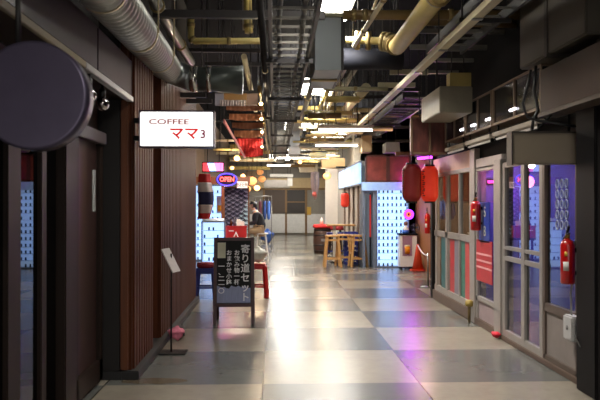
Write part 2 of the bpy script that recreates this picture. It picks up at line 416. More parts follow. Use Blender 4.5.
# door B with coloured panels
dB = thing('door_3', 'sliding doors with teal, red and green lower panels under glass', 'door', (RX, 10, .15), kind='structure')
bys = [11.0, ry(443), ry(447.5), ry(453), ry(462.5), ry(468), ry(472.5), 8.93]
m = MB()
for px, w in ((439, .1), (449.5, .12), (462.5, .05), (476, .24)): y = ry(px); m.box(RX - .03, RX + .03, y - w / 2, y + w / 2, .15, 1.97)
m.box(RX - .028, RX + .028, 8.95, 11, .15, .24); m.box(RX - .03, RX + .03, 8.95, 11, 1.0, 1.09); m.box(RX - .03, RX + .03, 8.95, 11, 1.92, 1.98)
m.build('door_frame', alu, dB, .005)
for a, b, c, nm in ((443, 447.5, (32, 96, 100), 'teal'), (452, 456.5, (176, 40, 44), 'red'), (456.5, 461.5, (118, 112, 122), 'grey'), (463.5, 467.5, (52, 108, 92), 'green'), (467.5, 472.5, (184, 66, 62), 'coral')):
    m = MB(); m.box(RX - .01, RX + .012, ry(b), ry(a), .24, 1.0); o = m.build('lower_panel', M('panel_' + nm, c, .4), dB); o['label'] = nm + ' lower door panel'
for a, b in ((440, 448.3), (450.8, 462), (463.2, 473)):
    m = MB(); m.box(RX - .004, RX + .004, ry(b), ry(a), 1.09, 1.92); m.build('glass_pane', pane, dB)
# C: pane with posters
wC = thing('window_2', 'narrow shop window with a red poster and a blue hanging poster', 'window', (RX, 8.3, 0), kind='structure')
m = MB(); m.box(RX - .03, RX + .03, 7.93, 8.0, .08, 1.95); m.box(RX - .03, RX + .03, 8.64, 8.72, .08, 1.95); m.box(RX - .03, RX + .03, 7.93, 8.72, .3, .36); m.box(RX - .03, RX + .03, 7.93, 8.72, 1.9, 1.96); m.build('window_frame', alu, wC, .005)
m = MB(); m.box(RX - .004, RX + .004, 8, 8.64, .36, 1.9); m.build('glass_pane', pane, wC)
m = MB(); m.box(RX - .012, RX + .012, 8, 8.64, .08, .3); m.build('lower_panel', M('panel_lowgrey', (150, 132, 132), .45), wC)
# D: double sliding doors
dD = thing('door_4', 'aluminium glass double doors with twin push bars', 'door', (RX, 7.1, 0), kind='structure')
m = MB()
for a, b in ((7.6, 7.7), (7.0, 7.1), (6.52, 6.6)): m.box(RX - .03, RX + .03, a, b, .04, 1.95)
for z0, z1 in ((.04, .12), (.88, .93), (1.0, 1.04), (1.9, 1.96)): m.box(RX - .028, RX + .028, 6.55, 7.65, z0, z1)
m.build('door_frame', alu, dD, .005)
for a, b in ((6.6, 7.0), (7.1, 7.6)):
    m = MB(); m.box(RX - .004, RX + .004, a, b, .12, 1.9); m.build('glass_pane', pane, dD)
# E
wE = thing('window_3', 'shop window behind the extinguisher with columns of pale writing', 'window', (RX, 6.1, 0), kind='structure')
m = MB(); m.box(RX - .03, RX + .03, 6.46, 6.52, .04, 1.95); m.box(RX - .03, RX + .03, 5.72, 5.8, .04, 1.95); m.box(RX - .03, RX + .03, 5.75, 6.5, .5, .58); m.box(RX - .03, RX + .03, 5.75, 6.5, 1.9, 1.96); m.box(RX - .03, RX + .03, 5.75, 6.5, .04, .1)
m.build('window_frame', M('frame_bronze', (96, 82, 72), .45, .3), wE, .005)
m = MB(); m.box(RX - .004, RX + .004, 5.8, 6.46, .58, 1.9); m.build('glass_pane', pane, wE)
m = MB(); m.box(RX - .012, RX + .012, 5.8, 6.46, .1, .5); m.build('lower_panel', M('panel_lowgrey2', (128, 118, 112), .5), wE)
m = MB()
for i in range(3):
    for k in range(5):
        y = 6.22 - i * .1; z = 1.68 - k * .092
        pts = [(RX - .008, y + .03 * math.cos(t * PI / 8), z + .038 * math.sin(t * PI / 8)) for t in range(17)]
        m.tube(pts, .007, 5, False)
m.build('window_lettering', M('pale_letter', (170, 178, 196), .6), wE)
# alcove with lanterns and pine wall
m = MB(); m.box(3.35, 3.5, 11.12, 16.6, 0, 2.6); struct('wall_right.005', m, M('pine', (150, 98, 56), .55, var=.3, scale=4, wave=(6, 6, .5)), 'pine board wall in the recess behind the red lanterns', 'wall')

# ================================================================ near left
dt = thing('round_sign', 'big round dark grey sign hanging at the left edge', 'sign', at(36, 152, 3.2))
c = at(36, 97, 3.2)
m = MB(); m.lathe([(.0, -.05), (.22, -.05), (.232, -.04), (.232, .05), (.22, .06), (0, .06)], c, 48, 'y'); m.build('sign_disc', M('sign_grey', (126, 121, 112), .7, var=.06), dt)
m = MB(); m.lathe([(.228, -.056), (.242, -.056), (.242, .066), (.228, .066)], c, 48, 'y'); m.build('rim', M('sign_rim', (92, 84, 104), .35, .5), dt)
m = MB(); m.tube([(c.x - .08, c.y, c.z + .23), (c.x - .08, c.y, 2.46), (-1.24, c.y, 2.46)], .014, 8); m.build('hanger', darkmetal, dt)
chrome = M('mirrored_bulb', (200, 190, 190), .08, 1., var=.05)
for (px, py, d, lb) in ((102.5, 104, 5.25, 'silver globe bulb nearest the corner of the wood wall'), (90, 95, 4.75, 'silver globe bulb half hidden behind the round grey sign')):
    p = at(px, py, d); p.x = min(p.x, -1.25); g = thing('globe_bulb', lb, 'bulb', (p.x, p.y, p.z - .05), 'silver globe bulbs under the left fascia')
    m = MB(); m.ball(p, .05, seg=20); m.build('bulb', chrome, g)
    m = MB(); m.lathe([(.02, .045), (.024, .06), (.024, .11), (.012, .115), (.012, 2.425 - p.z)], p, 12); m.build('socket', black, g)
# illuminated coffee sign
p0 = at(140, 146, 6.0); p1 = at(213, 112, 6.0)
sg = thing('illuminated_sign', 'glowing white box sign with red lettering reading coffee mama', 'sign', ((p0.x + p1.x) / 2, 6.06, p0.z))
m = MB(); m.box(p0.x, p1.x, 6.0, 6.12, p0.z, p1.z)
m.build('light_box', M('sign_glow', (255, 252, 250), .5, emit=1.25, var=.01), sg, .008)
m = MB()
for z in (p0.z - .012, p1.z): m.box(p0.x - .01, p1.x + .01, 5.995, 6.125, z, z + .012)
for x in (p0.x - .012, p1.x): m.box(x, x + .012, 5.995, 6.125, p0.z - .01, p1.z + .01)
m.build('frame', M('sign_frame', (60, 48, 60), .4, .4), sg)
m = MB(); m.box(-1.21, p0.x, 6.03, 6.09, p0.z + .05, p0.z + .09); m.box(-1.21, p0.x, 6.03, 6.09, p1.z - .09, p1.z - .05); m.build('bracket', dull, sg)
q = at(169, 122, 5.998); m = MB(); m.text('COFFEE', q, .062, ext=.004, sx=1.6, off=.0015); m.build('coffee_lettering', M('faded_letter', (196, 140, 140), .6, emit=.25), sg)
q = at(184, 134, 5.998); m = MB(); m.text('ママ', q, .115, ext=.004, sx=1.1, off=.003); m.build('red_lettering', M('letter_red', (226, 30, 34), .6, emit=.5), sg)
q = at(203, 134.5, 5.998); m = MB(); m.text('3', q, .1, ext=.004, off=.002); m.build('dark_lettering', M('letter_maroon', (130, 30, 70), .6, emit=.3), sg)
q = at(153, 134, 5.998); m = MB(); m.text('・・', q, .05, ext=.003); m.build('faint_lettering', M('faded_letter'
, (196, 140, 140)), sg)
# stand
st = thing('menu_stand', 'thin black floor stand holding a tilted paper sheet by the wood wall', 'stand', (-1.03, 7.1, 0))
m = MB(); m.box(-1.155, -.89, 7.0, 7.22, 0, .012); m.build('base_plate', dull, st, .003)
m = MB(); m.tube([(-1.045, 7.1, .01), (-1.045, 7.1, 1.0)], .008, 8); m.build('pole', dull, st)
m = MB(); m.bar((-1.105, 7.09, 1.05), (-.985, 7.05, .82), .01, .15, (.4, 1, 0)); m.build('paper_sheet', M('sheet', (190, 182, 178), .6, scale=30), st)
# pink cloth
def crumple(c, r, sc, n, mat, name, **kw):
    m = MB(); vs = m.ball(c, r, sc, 20)
    for v in vs:
        d = v.co - V(c); h = math.sin(d.x * n * 1.7 + 1) * math.sin(d.y * n * 1.3 + 2) + math.sin(d.z * n * 2.1) * .6
        v.co = V(c) + d * (1 + .2 * h + random.uniform(-.06, .06))
    mn = min(v.co.z for v in m.bm.verts)
    if kw.pop('ground', True) is not None:
        for v in m.bm.verts: v.co.z += c[2] - r * sc[2] - mn
    return m.build(name, mat, None, 0, **kw)
crumple((-1.08, 7.75, .07), .07, (1.15, .9, 1), 42, M('pink_cloth', (226, 128, 150), .8, var=.35, scale=30), 'crumpled_cloth', label='crumpled pink cloth on the floor against the wood wall', category='cloth')
m = MB(); m.tube([(-1.07, 8.02, .0), (-1.07, 8.02, .11)], [.045, .036], 12); m.build('small_cup', M('grey_cup', (70, 66, 62), .5), label='small dark cup on the floor behind the pink cloth', category='cup')

# ================================================================ chalkboard
cb = thing('chalkboard_sign', 'standing chalkboard with white handwritten menu in a dark red frame', 'sign', (-.52, 8.85, 0))
A0, A1 = at(213, 324, 8.75), at(254, 238, 8.75)
x0, x1, zt = A0.x, A1.x, A1.z; lean = .13
def bp(x, z, o=0.): return V((x, 8.75 + lean * z / zt + o, z))
m = MB()
for x in (x0 + .02, x1 - .02): m.bar(bp(x, 0.), bp(x, zt), .04, .03, (0, 1, 0))
m.bar(bp(x0, zt - .02), bp(x1, zt - .02), .04, .032, (0, 1, 0)); m.bar(bp(x0, .235), bp(x1, .235), .04, .032, (0, 1, 0))
fmat = M('board_frame', (66, 32, 34), .4, var=.3, scale=6); m.build('frame', fmat, cb, .003)
m = MB(); m.bar(bp((x0 + x1) / 2, .24, .0), bp((x0 + x1) / 2, zt - .03, .0), x1 - x0 - .06, .012, (0, 1, 0)); m.build('slate', M('slate', (12, 12, 14), .75, var=.3, scale=5), cb)
m = MB(); z0, z1 = .265, .46; xs = [x0 + .045 + (x1 - x0 - .09) * i / 14 for i in range(15)]
top = [bp(x, z1 + random.uniform(-.02, .02), -.0085) for x in xs]
m.poly([bp(xs[0], z0, -.0085), bp(xs[-1], z0, -.0085)] + top[::-1], (0, -.001, 0)); m.build('pale_lower_band', M('slate_pale_band', (150, 158, 190), .85, var=.25, scale=6, wave=(8, 1, 1)), cb)  # paler blue-grey band with an uneven top edge low on the slate
chalk = M('chalk', (246, 246, 246), .9, var=.03)
ya = (bp(0, 1) - bp(0, 0)).normalized()
m = MB()
def wr(t, px, pz, size, sx=1.): m.text(t, bp(px, pz, -.0095), size, ya=ya, ext=.0006, vertical=True, sx=sx, off=size * .018)
W = x1 - x0; kx = lambda px: x0 + (px - 213) / 41. * W; kz = lambda py: zt * (324 - py) / 86.
m.bm.free()
for args in (('寄り道セット', kx(245), kz(250), .118), ('お飲み物一杯', kx(236.5), kz(253.5), .072), ('おまかせ小鉢', kx(228.6), kz(253.5), .072), ('一、二一〇', kx(221), kz(267), .075, 1.1)):
    m = MB(); wr(*args); m.build('chalk_writing', chalk, cb)
m = MB(); m.bar(bp(kx(221), kz(258.5), -.01), bp(kx(221), kz(243), -.01), .1, .004, (0, 1, 0)); m.build('menu_card', M('card_cream', (214, 212, 186), .7), cb)
m = MB()
for x in (x0 + .02, x1 - .02): m.bar((x, 9.25, 0), (x, 8.9, zt - .03), .035, .025, (0, 1, 0))
m.bar((x0, 9.19, .2), (x1, 9.19, .2), .03, .025); m.build('rear_prop', fmat, cb, .003)

# ================================================================ stools, left stall
def plastic_stool(name, label, c, w, h, mat, group=None):
    t = thing(name, label, 'stool', c, group); x, y, z = c
    m = MB(); m.box(x - w / 2, x + w / 2, y - w / 2, y + w / 2, z + h - .035, z + h); m.build('seat', mat, t, .012)
    m = MB(); m.box(x - w * .52, x + w * .52, y - w * .52, y + w * .52, z + h - .09, z + h - .034); m.build('skirt', mat, t, .01)
    for sx in (-1, 1):
        for sy in (-1, 1):
            m = MB(); m.bar((x + sx * w * .44, y + sy * w * .44, z + h - .05), (x + sx * w * .55, y + sy * w * .55, z), .06, .045); m.build('leg', mat, t, .008)
    m = MB()
    for sx in (-1, 1): m.bar((x + sx * w * .5, y - w * .5, z + h * .32), (x + sx * w * .5, y + w * .5, z + h * .32), .02, .03); m.bar((x - w * .5, y + sx * w * .5, z + h * .32), (x + w * .5, y + sx * w * .5, z + h * .32), .02, .03)
    m.build('stretcher', mat, t)
    return t
plastic_stool('plastic_stool', 'red plastic stool carrying a white bundle behind the chalkboard', (-.3, 11.4, 0), .3, .54, redp)
plastic_stool('plastic_stool', 'dark blue plastic stool left of the chalkboard by the wood wall', (-1.13, 11.5, 0), .3, .46, bluep)
crumple((-.28, 11.4, .66), .12, (1.15, 1, .95), 26, M('white_bag', (206, 204, 192), .7, var=.12), 'cloth_bag', label='bulging white bag lying on the red plastic stool', category='bag')
m = MB(); m.lathe([(.0, 0), (.13, 0), (.15, .03), (.145, .08), (.05, .09), (0, .09)], (-1.13, 11.5, .46), 20); m.build('seat_cushion', M('cushion_maroon', (130, 30, 44), .8), label='flat maroon cushion on the dark blue stool', category='cushion')
# striped banner
st_cols = [('banner_red', (190, 34, 40)), ('banner_white', (206, 196, 196)), ('banner_navy', (30, 32, 74)), ('banner_white', None), ('banner_red', None)]
bt = at(205, 174, 12.0); bb = at(205, 219, 12.0)
bn = thing('striped_banner', 'hanging red, white and navy striped cloth banner at the end of the wood wall', 'banner', bb)
hs = [0, .19, .4, .68, .87, 1.0]; rad = .12
bands = [('banner_red', (186, 36, 40)), ('banner_white', (200, 190, 190)), ('banner_navy', (30, 32, 74)), ('banner_white', 0), ('banner_red', 0)]
for i, (nm, cc) in enumerate(bands):
    m = MB(); za = bt.z + (bb.z - bt.z) * hs[i]; zb = bt.z + (bb.z - bt.z) * hs[i + 1]
    def fn(u, v, za=za, zb=zb):
        z = za + (zb - za) * v; a = u * 2 * PI; k = 1 + .07 * math.sin(a * 5 + z * 4)
        bulge = .75 + .3 * math.sin(max(0, min(1, (bt.z - z) / (bt.z - bb.z))) * PI)
        return (bt.x + rad * k * bulge * math.cos(a) + .015 * math.sin(z * 9), 12 + rad * k * bulge * math.sin(a), z)
    m.cloth(fn, 36, 6, .004); m.build('stripe', M(nm, cc or (0, 0, 0), .8), bn)
m = MB(); m.tube([(bt.x, 12, bt.z - .01), (bt.x, 12, 2.9)], .005, 6); m.build('cord', black, bn)
m = MB(); m.tube([(-2.2, 12, 2.9), (-.9, 12, 2.9)], .02, 8); m.build('hanging_rail', darkmetal, label='dark rail above the striped banner', category='rail')
# pink light board above
a, b = at(203, 171, 17.6), at(223, 163, 17.6)
lb = thing('light_board', 'glowing pink and pale blue menu board above the open sign', 'sign', ((a.x + b.x) / 2, 17.62, a.z))
w = (b.x - a.x) / 3
for i, (nm, cc) in enumerate((('glow_red', (236, 60, 70)), ('glow_sky', (150, 190, 250)), ('glow_pink', (250, 120, 200)))):
    m = MB(); m.poly([(a.x + w * i - .0, 17.6, a.z), (a.x + w * (i + 1), 17.6, a.z), (a.x + w * (i + 1) - .06 * (i < 2), 17.6, b.z), (a.x + w * i - .06 * (i > 0), 17.6, b.z)], (0, .05, 0)); m.build('glowing_panel', M(nm, cc, .5, emit=2.0), lb)
m = MB(); m.box(a.x - .03, b.x + .03, 17.66, 17.7, a.z - .03, b.z + .03); m.build('backing', dull, lb)
m = MB(); m.tube([(a.x + .1, 17.68, b.z), (a.x + .1, 17.68, 4.4)], .01, 6); m.tube([(b.x - .1, 17.68, b.z), (b.x - .1, 17.68, 4.4)], .01, 6); m.build('hanger', dull, lb)
# open sign (neon)
oc = at(227, 179.5, 17.4); on = thing('neon_sign', 'oval red and blue neon sign reading open', 'sign', (oc.x, 17.4, oc.z - .2))
m = MB(); m.lathe([(.0, .02), (.255, .02), (.255, .05), (0, .05)], (oc.x, 17.4, oc.z), 36, 'y', .62); m.build('back_board', M('sign_navy', (10, 8, 26), .8), on)
nb = M('neon_blue', (70, 70, 255), .4, emit=2.2, ecol=(60, 60, 255)); nr = M('neon_red', (255, 60, 60), .4, emit=3, ecol=(255, 92, 72))
ell = lambda rx, rz, y: [(oc.x + rx * math.cos(t * PI / 16), y, oc.z + rz * math.sin(t * PI / 16)) for t in range(33)]
m = MB(); m.tube(ell(.24, .15, 17.4), .014, 8, False); m.build('blue_tube', nb, on)
m = MB(); m.text('OPEN', (oc.x, 17.4, oc.z), .165, ext=.012, sx=.85, off=.002); m.build('open_lettering', nr, on)
m = MB(); m.tube([(oc.x - .15, 17.43, oc.z + .15), (oc.x - .15, 17.43, 2.6)], .006, 6); m.build('cord', black, on)
a, b = at(241, 188, 17.44), at(247.5, 181.5, 17.44)
bs = thing('small_sign', 'small white sign with black capitals beside the neon open sign', 'sign', ((a.x + b.x) / 2, 17.44, a.z))
m = MB(); m.box(a.x - .1, b.x, 17.44, 17.459, a.z, b.z); m.build('sign_plate', M('sign_white', (230, 226, 216), .6, emit=.5), bs, .004)
m = MB(); m.text('BEER', ((a.x + b.x - .1) / 2, 17.438, (a.z + b.z) / 2), .14, ext=.002, sx=.9); m.build('lettering', black, bs)
# stall beam
m = MB(); m.box(-2.2, -.62, 17.46, 17.64, 2.0, 2.18); m.build('stall_beam', M('stall_wood', (120, 74, 40), .5), label='brown beam over the left stall behind the neon open sign', category='beam')
for x in (-2.1, -1.34):
    m = MB(); m.box(x, x + .07, 17.5, 17.6, 0, 2.0); m.build('stall_post', M('stall_wood', 0), label='brown post at the ' + ('wall' if x < -2 else 'passage') + ' side of the left stall', category='post')

# ---- lattice cabinets: lit panel, shelves, cans
glow = M('lattice_glow', (176, 212, 255), .5, emit=1.25, ecol=(188, 217, 255), var=.04)
shelfm = M('glow_shelf', (170, 200, 235), .35, emit=.5, ecol=(160, 200, 250), var=.02)
frm = M('cab_frame', (120, 132, 150), .35, .5)
can_mats = [M('can_navy', (24, 34, 74), .4), M('can_teal', (30, 70, 84), .4), M('can_black', (24, 22, 30), .4)]
_can = {}
def can(p, k, label, group):
    if k not in _can:
        m = MB(); m.lathe([(.0, 0), (.019, 0), (.02, .006), (.02, .06), (.014, .07), (.014, .074), (0, .074)], p, 10)
        o = m.build('drink_can', can_mats[k], None, 0, label=label, category='can', group=group); _can[k] = o; return o
    return dup(_can[k], p, label, group=group)
def lattice(name, label, x0, x1, y, z0, z1, rows, cols, canlabel, cangroup, depth=.3, skip=0.):
    t = thing(name, label, 'cabinet', ((x0 + x1) / 2, y + depth / 2, z0))
    m = MB(); m.box(x0, x1, y + depth - .03, y + depth, z0 + .03, z1 - .02); m.build('lit_back', glow, t)
    m = MB()
    for x in (x0 - .02, x1): m.box(x, x + .02, y, y + depth, z0, z1)
    m.box(x0 - .02, x1 + .02, y, y + depth, z1 - .02, z1); m.box(x0 - .02, x1 + .02, y, y + depth, z0, z0 + .03); m.build('frame', frm, t)
    h = (z1 - z0 - .06) / rows
    for r in range(rows):
        zz = z0 + .03 + r * h
        if r:
            m = MB(); m.box(x0, x1, y + .02, y + depth - .03, zz - .012, zz); m.build('shelf', shelfm, t)
        for k in range(cols):
            if random.random() < skip: continue
            can((x0 + (k + .5) * (x1 - x0) / cols, y + .1, zz + .0005), random.randrange(3), canlabel, cangroup)
    return t
lattice('display_cabinet', 'tall glowing blue white shelf wall of small dark cans on the right', 2.41, 3.14, 16.4, .0, 1.95, 12, 7, 'small dark can on the glowing shelf wall at the right', 'cans on the right glowing shelves', skip=.06)
lattice('display_cabinet', 'tall glowing blue white shelf wall behind the left stall', -2.1, -1.32, 18.5, .0, 2.0, 11, 6, 'small dark can on the glowing shelves behind the left stall', 'cans on the left glowing shelves', skip=.1)
# low glass showcase
a, b = at(202, 262, 16), at(224, 222, 16)
lattice('glass_showcase', 'low glowing glass showcase with curved top left of the chalkboard', a.x, b.x, 16.0, 0, 1.1, 6, 5, 'small dark can inside the low glowing showcase', 'cans in the low showcase', skip=.3)
m = MB(); m.cloth(lambda u, v: (a.x + (b.x - a.x) * v, 16 + .3 * u, 1.105 + .06 * math.sin(u * PI)), 8, 2, .006); m.build('showcase_lid', M('frost', (200, 220, 240), .3), label='curved pale lid on top of the low glowing showcase', category='lid')
# beer poster on the left lattice
a, b = at(216, 213, 18.3), at(222, 196, 18.3)
m = MB(); m.box(a.x, b.x, 18.5, 18.521, a.z, b.z); ps = m.build('beer_poster', M('poster_lilac', (190, 190, 226), .7), label='lilac poster with an amber beer glass on the left lit shelves', category='poster')
m = MB(); m.lathe([(0, 0), (.05, 0), (.062, .16), (0, .16)], ((a.x + b.x) / 2, 18.495, a.z + .04), 12, squash=.3); m.build('beer_glass', M('amber', (236, 160, 40), .4), ps)
# wave pattern screen
a, b = at(225, 228, 18.2), at(248, 188, 18.2)
sc = thing('patterned_screen', 'navy and pale blue screen with overlapping wave scale pattern and light painted on one corner', 'screen', ((a.x + b.x) / 2, 18.2, a.z - .9))
m = MB(); m.box(a.x, b.x, 18.2, 18.23, a.z - .9, b.z); m.build('screen_panel', M('screen_navy', (150, 154, 182), .6), sc)
m = MB(); m.poly([(b.x, 18.196, a.z - .3), (b.x, 18.196, b.z - .3), (a.x + .05, 18.196, a.z - .3)], (0, .004, 0)); m.build('lit_corner', M('screen_lit_tone', (190, 226, 246), .6), sc)  # paler triangle paints slanting light into the screen colour
m = MB(); R_ = .105; row = 0; z = a.z - .3
while z < b.z - R_ * .4:
    x = a.x + (R_ if row % 2 else 0)
    while x < b.x + .01:
        for rr in (R_, R_ * .72):
            pts = [(x + rr * math.cos(t * PI / 10), 18.19, z + rr * math.sin(t * PI / 10)) for t in range(11)]
            pts = [p for p in pts if a.x <= p[0] <= b.x and p[2] <= b.z]
            if len(pts) > 1: m.tube(pts, ((.012 if rr == R_ else .006), 5)[0], 5)
        x += 2 * R_
    z += R_ * .55; row += 1
m.build('scale_lines', M('screen_line', (36, 40, 66), .6), sc)
m = MB()
for x in (a.x - .03, b.x): m.box(x, x + .03, 18.18, 18.24, a.z - .9, b.z + .03)
m.box(a.x - .03, b.x + .03, 18.18, 18.24, b.z, b.z + .03); m.build('frame', M('stall_wood', 0), sc)
# counter and red box
a, b = at(225.5, 238.5, 16.6), at(246.5, 226, 16.6)
ct = thing('stall_counter', 'dark wooden serving counter under the red box', 'counter', (-.95, 16.75, 0))
m = MB(); m.box(-1.12, -.5, 16.5, 17.1, a.z - .05, a.z); m.build('counter_top', wood2, ct, .006)
for x in (-1.09, -.57):
    for y in (16.54, 17.02):
        m = MB(); m.box(x, x + .05, y, y + .05, 0, a.z - .05); m.build('leg', wood2, ct)
rb = thing('red_box', 'red box with a white triangle emblem on the left counter', 'box', ((a.x + b.x) / 2, 16.75, a.z))
m = MB(); m.box(a.x, b.x, 16.6, 16.9, a.z, b.z - .03); m.build('box_body', redpaint, rb, .01)
m = MB(); m.box(a.x - .01, b.x + .01, 16.59, 16.91, b.z - .04, b.z); m.build('lid', redpaint, rb, .006)
x, z = (a.x + b.x) / 2, a.z + .04
m = MB(); m.poly([(x - .06, 16.598, z), (x - .035, 16.598, z), (x, 16.598, z + .075), (x + .035, 16.598, z), (x + .06, 16.598, z), (x, 16.598, z + .13)], (0, -.003, 0)); m.box(x - .17, x - .05, 16.596, 16.6, z + .13, z + .15); m.build('emblem', M('emblem_white', (236, 232, 228), .6), rb)
for px, h, r, mt, lb in ((231, .17, .035, M('bottle_brown', (74, 40, 26), .25), 'brown bottle standing on the left of the red box'), (234.5, .2, .03, M('bottle_grey', (96, 92, 104), .3), 'slim grey bottle standing on the red box'),):
    q = at(px, 226, 16.75); m = MB(); m.lathe([(0, 0), (r, 0), (r, h * .6), (r * .4, h * .75), (r * .4, h), (0, h)], (q.x, 16.75, b.z), 12); m.build('bottle', mt, label=lb, category='bottle')
for px, h, lb in ((238.5, .16, 'taller white paper pack on top of the red box'), (242.5, .11, 'shorter white paper pack on the right end of the red box')):
    q = at(px, 226, 16.75); m = MB(); m.box(q.x - .045, q.x + .045, 16.7, 16.8, b.z, b.z + h); m.build('paper_pack', paper, None, .008, label=lb, category='pack')

# ---- person
def skin(name, pts, edges, root=0, sub=1):
    me = bpy.data.meshes.new(name); me.from_pydata([p[:3] for p in pts], edges, []); me.update()
    o = bpy.data.objects.new(name, me); COL.objects.link(o)
    o.modifiers.new('s', 'SKIN'); sv = me.skin_vertices[0].data
    for i, p in enumerate(pts):
        r = p[3]; sv[i].radius = (r, r) if not isinstance(r, tuple) else r
        sv[i].use_root = (i == root)
    md = o.modifiers.new('b', 'SUBSURF'); md.levels = sub; md.render_levels = sub
    bpy.context.view_layer.update()
    m2 = bpy.data.meshes.new_from_object(o.evaluated_get(bpy.context.evaluated_depsgraph_get()))
    bpy.data.objects.remove(o); bpy.data.meshes.remove(me)
    b = MB(); b.bm.from_mesh(m2); bpy.data.meshes.remove(m2)
    for f in b.bm.faces: f.smooth = True
    return b
PX, PY = -.44, 19.0
pr = thing('person', 'person in a dark jacket seated on a white stool bending over the left counter', 'person', (PX, PY, 0))
skinm = M('skin', (214, 160, 130), .55, var=.05)
def P(x, y, z, r): return (PX + x, PY + y, z, r)
# body facing -X, leaning forward
body = [P(.06, 0, .80, (.13, .15)), P(.03, 0, .95, (.12, .14)), P(-.03, 0, 1.12, (.125, .16)), P(-.08, 0, 1.24, (.09, .13)), P(-.12, 0, 1.32, .052), P(-.16, 0, 1.38, .06), P(-.175, 0, 1.45, (.092, .078)), P(-.17, 0, 1.52, (.07, .06)),
        P(-.07, -.18, 1.22, .052), P(-.08, -.25, 1.0, .045), P(-.28, -.2, .96, .035), P(-.36, -.18, .97, .022),
        P(-.07, .18, 1.22, .052), P(-.08, .25, 1.0, .045), P(-.28, .2, .96, .035), P(-.36, .18, .97, .022),
        P(.02, -.1, .79, .085), P(-.36, -.12, .77, .07), P(-.34, -.12, .42, .055), P(-.33, -.12, .1, .04), P(-.45, -.12, .045, .035),
        P(.02, .1, .79, .085), P(-.36, .12, .77, .07), P(-.34, .12, .42, .055), P(-.33, .12, .1, .04), P(-.45, .12, .045, .035)]
ed = [(0, 1), (1, 2), (2, 3), (3, 4), (4, 5), (5, 6), (6, 7), (3, 8), (8, 9), (9, 10), (10, 11), (3, 12), (12, 13), (13, 14), (14, 15), (0, 16), (16, 17), (17, 18), (18, 19), (19, 20), (0, 21), (21, 22), (22, 23), (23, 24), (24, 25)]
m = skin('person_body', body, ed, 0, 2)
for s_ in (-1, 1):           # face: nose, ears; hands: fingers and thumb
    m.ball((PX - .155, PY + s_ * .082, 1.44), .022, (.7, .4, 1.2), 8)
    hx, hy, hz = PX - .38, PY + s_ * .18, .965
    for k, ln in enumerate((.062, .075, .08, .068)):
        y = hy + (k - 1.5) * .019
        m.tube([(hx + .01, y, hz), (hx - ln * .55, y, hz + .006), (hx - ln, y, hz - .02)], [.009, .0085, .006], 6)
    m.tube([(hx + .03, hy - s_ * .03, hz), (hx - .005, hy - s_ * .05, hz - .008), (hx - .03, hy - s_ * .05, hz - .02)], [.01, .009, .007], 6)
m.ball((PX - .265, PY, 1.43), .018, (1.1, .8, 1.3), 8)
m.build('body', skinm, pr)
m = MB()
for s_ in (-1, 1): m.ball((PX - .25, PY + s_ * .033, 1.462), .009, (.6, 1, .7), 8)
m.build('eyes', black, pr)
m = MB(); m.ball((PX - .255, PY, 1.385), .02, (.4, 1.2, .35), 8); m.build('mouth', M('lips', (170, 90, 86), .5), pr)
jk = [P(.06, 0, .80, (.155, .175)), P(.03, 0, .95, (.145, .165)), P(-.03, 0, 1.12, (.15, .185)), P(-.08, 0, 1.25, (.11, .15)), P(-.1, 0, 1.3, .075),
      P(-.07, -.19, 1.22, .072), P(-.08, -.26, 1.0, .062), P(-.27, -.2, .965, .05), P(-.07, .19, 1.22, .072), P(-.08, .26, 1.0, .062), P(-.27, .2, .965, .05)]
skin('jk', jk, [(0, 1), (1, 2), (2, 3), (3, 4), (3, 5), (5, 6), (6, 7), (3, 8), (8, 9), (9, 10)], 0, 2).build('jacket', M('jacket', (34, 33, 40), .75, var=.3, scale=12, bump=.3), pr)
tr = [P(.05, 0, .82, (.15, .16)), P(.02, -.1, .79, .1), P(-.37, -.12, .77, .085), P(-.345, -.12, .42, .07), P(-.335, -.12, .12, .062), P(.02, .1, .79, .1), P(-.37, .12, .77, .085), P(-.345, .12, .42, .07), P(-.335, .12, .12, .062)]
skin('tr', tr, [(0, 1), (1, 2), (2, 3), (3, 4), (0, 5), (5, 6), (6, 7), (7, 8)], 0, 2).build('trousers', M('beige_trousers', (176, 150, 116), .8), pr)
m = MB(); vs = m.ball((PX - .15, PY, 1.475), .112, (1, .9, .92), 20)
bmesh.ops.delete(m.bm, geom=[v for v in m.bm.verts if (v.co.x < PX - .18 and v.co.z < 1.5) or v.co.z < 1.39], context='VERTS'); bmesh.ops.solidify(m.bm, geom=m.bm.faces[:], thickness=.012)
m.build('hair', M('hair', (24, 18, 16), .5, scale=40), pr)
m = MB(); m.lathe([(.075, 0), (.085, .02), (.07, .055), (.062, .05)], (PX - .1, PY, 1.285), 16); m.build('collar', M('pale_collar', (196, 196, 200), .7), pr)
m = MB()
for s_ in (-1, 1): m.rbox((PX - .39, PY + s_ * .12, .05), (.26, .1, .1))
m.build('shoes', black, pr, .03)
ws = thing('bar_stool', 'white high stool under the seated person', 'stool', (PX + .06, PY, 0))
m = MB(); m.lathe([(0, .68), (.17, .68), (.18, .7), (.18, .715), (.16, .722), (0, .722)], (PX + .08, PY, 0), 24); m.build('seat', white, ws)
for sx in (-1, 1):
    for sy in (-1, 1):
        m = MB(); m.bar((PX + .08 + sx * .1, PY + sy * .1, .69), (PX + .08 + sx * .17, PY + sy * .19, 0), .03, .03); m.build('leg', white, ws)
m = MB(); m.tube([(PX + .08 + .16 * math.cos(t * PI / 12), PY + .16 * math.sin(t * PI / 12), .26) for t in range(25)], .01, 6, False); m.build('foot_ring', steel, ws)
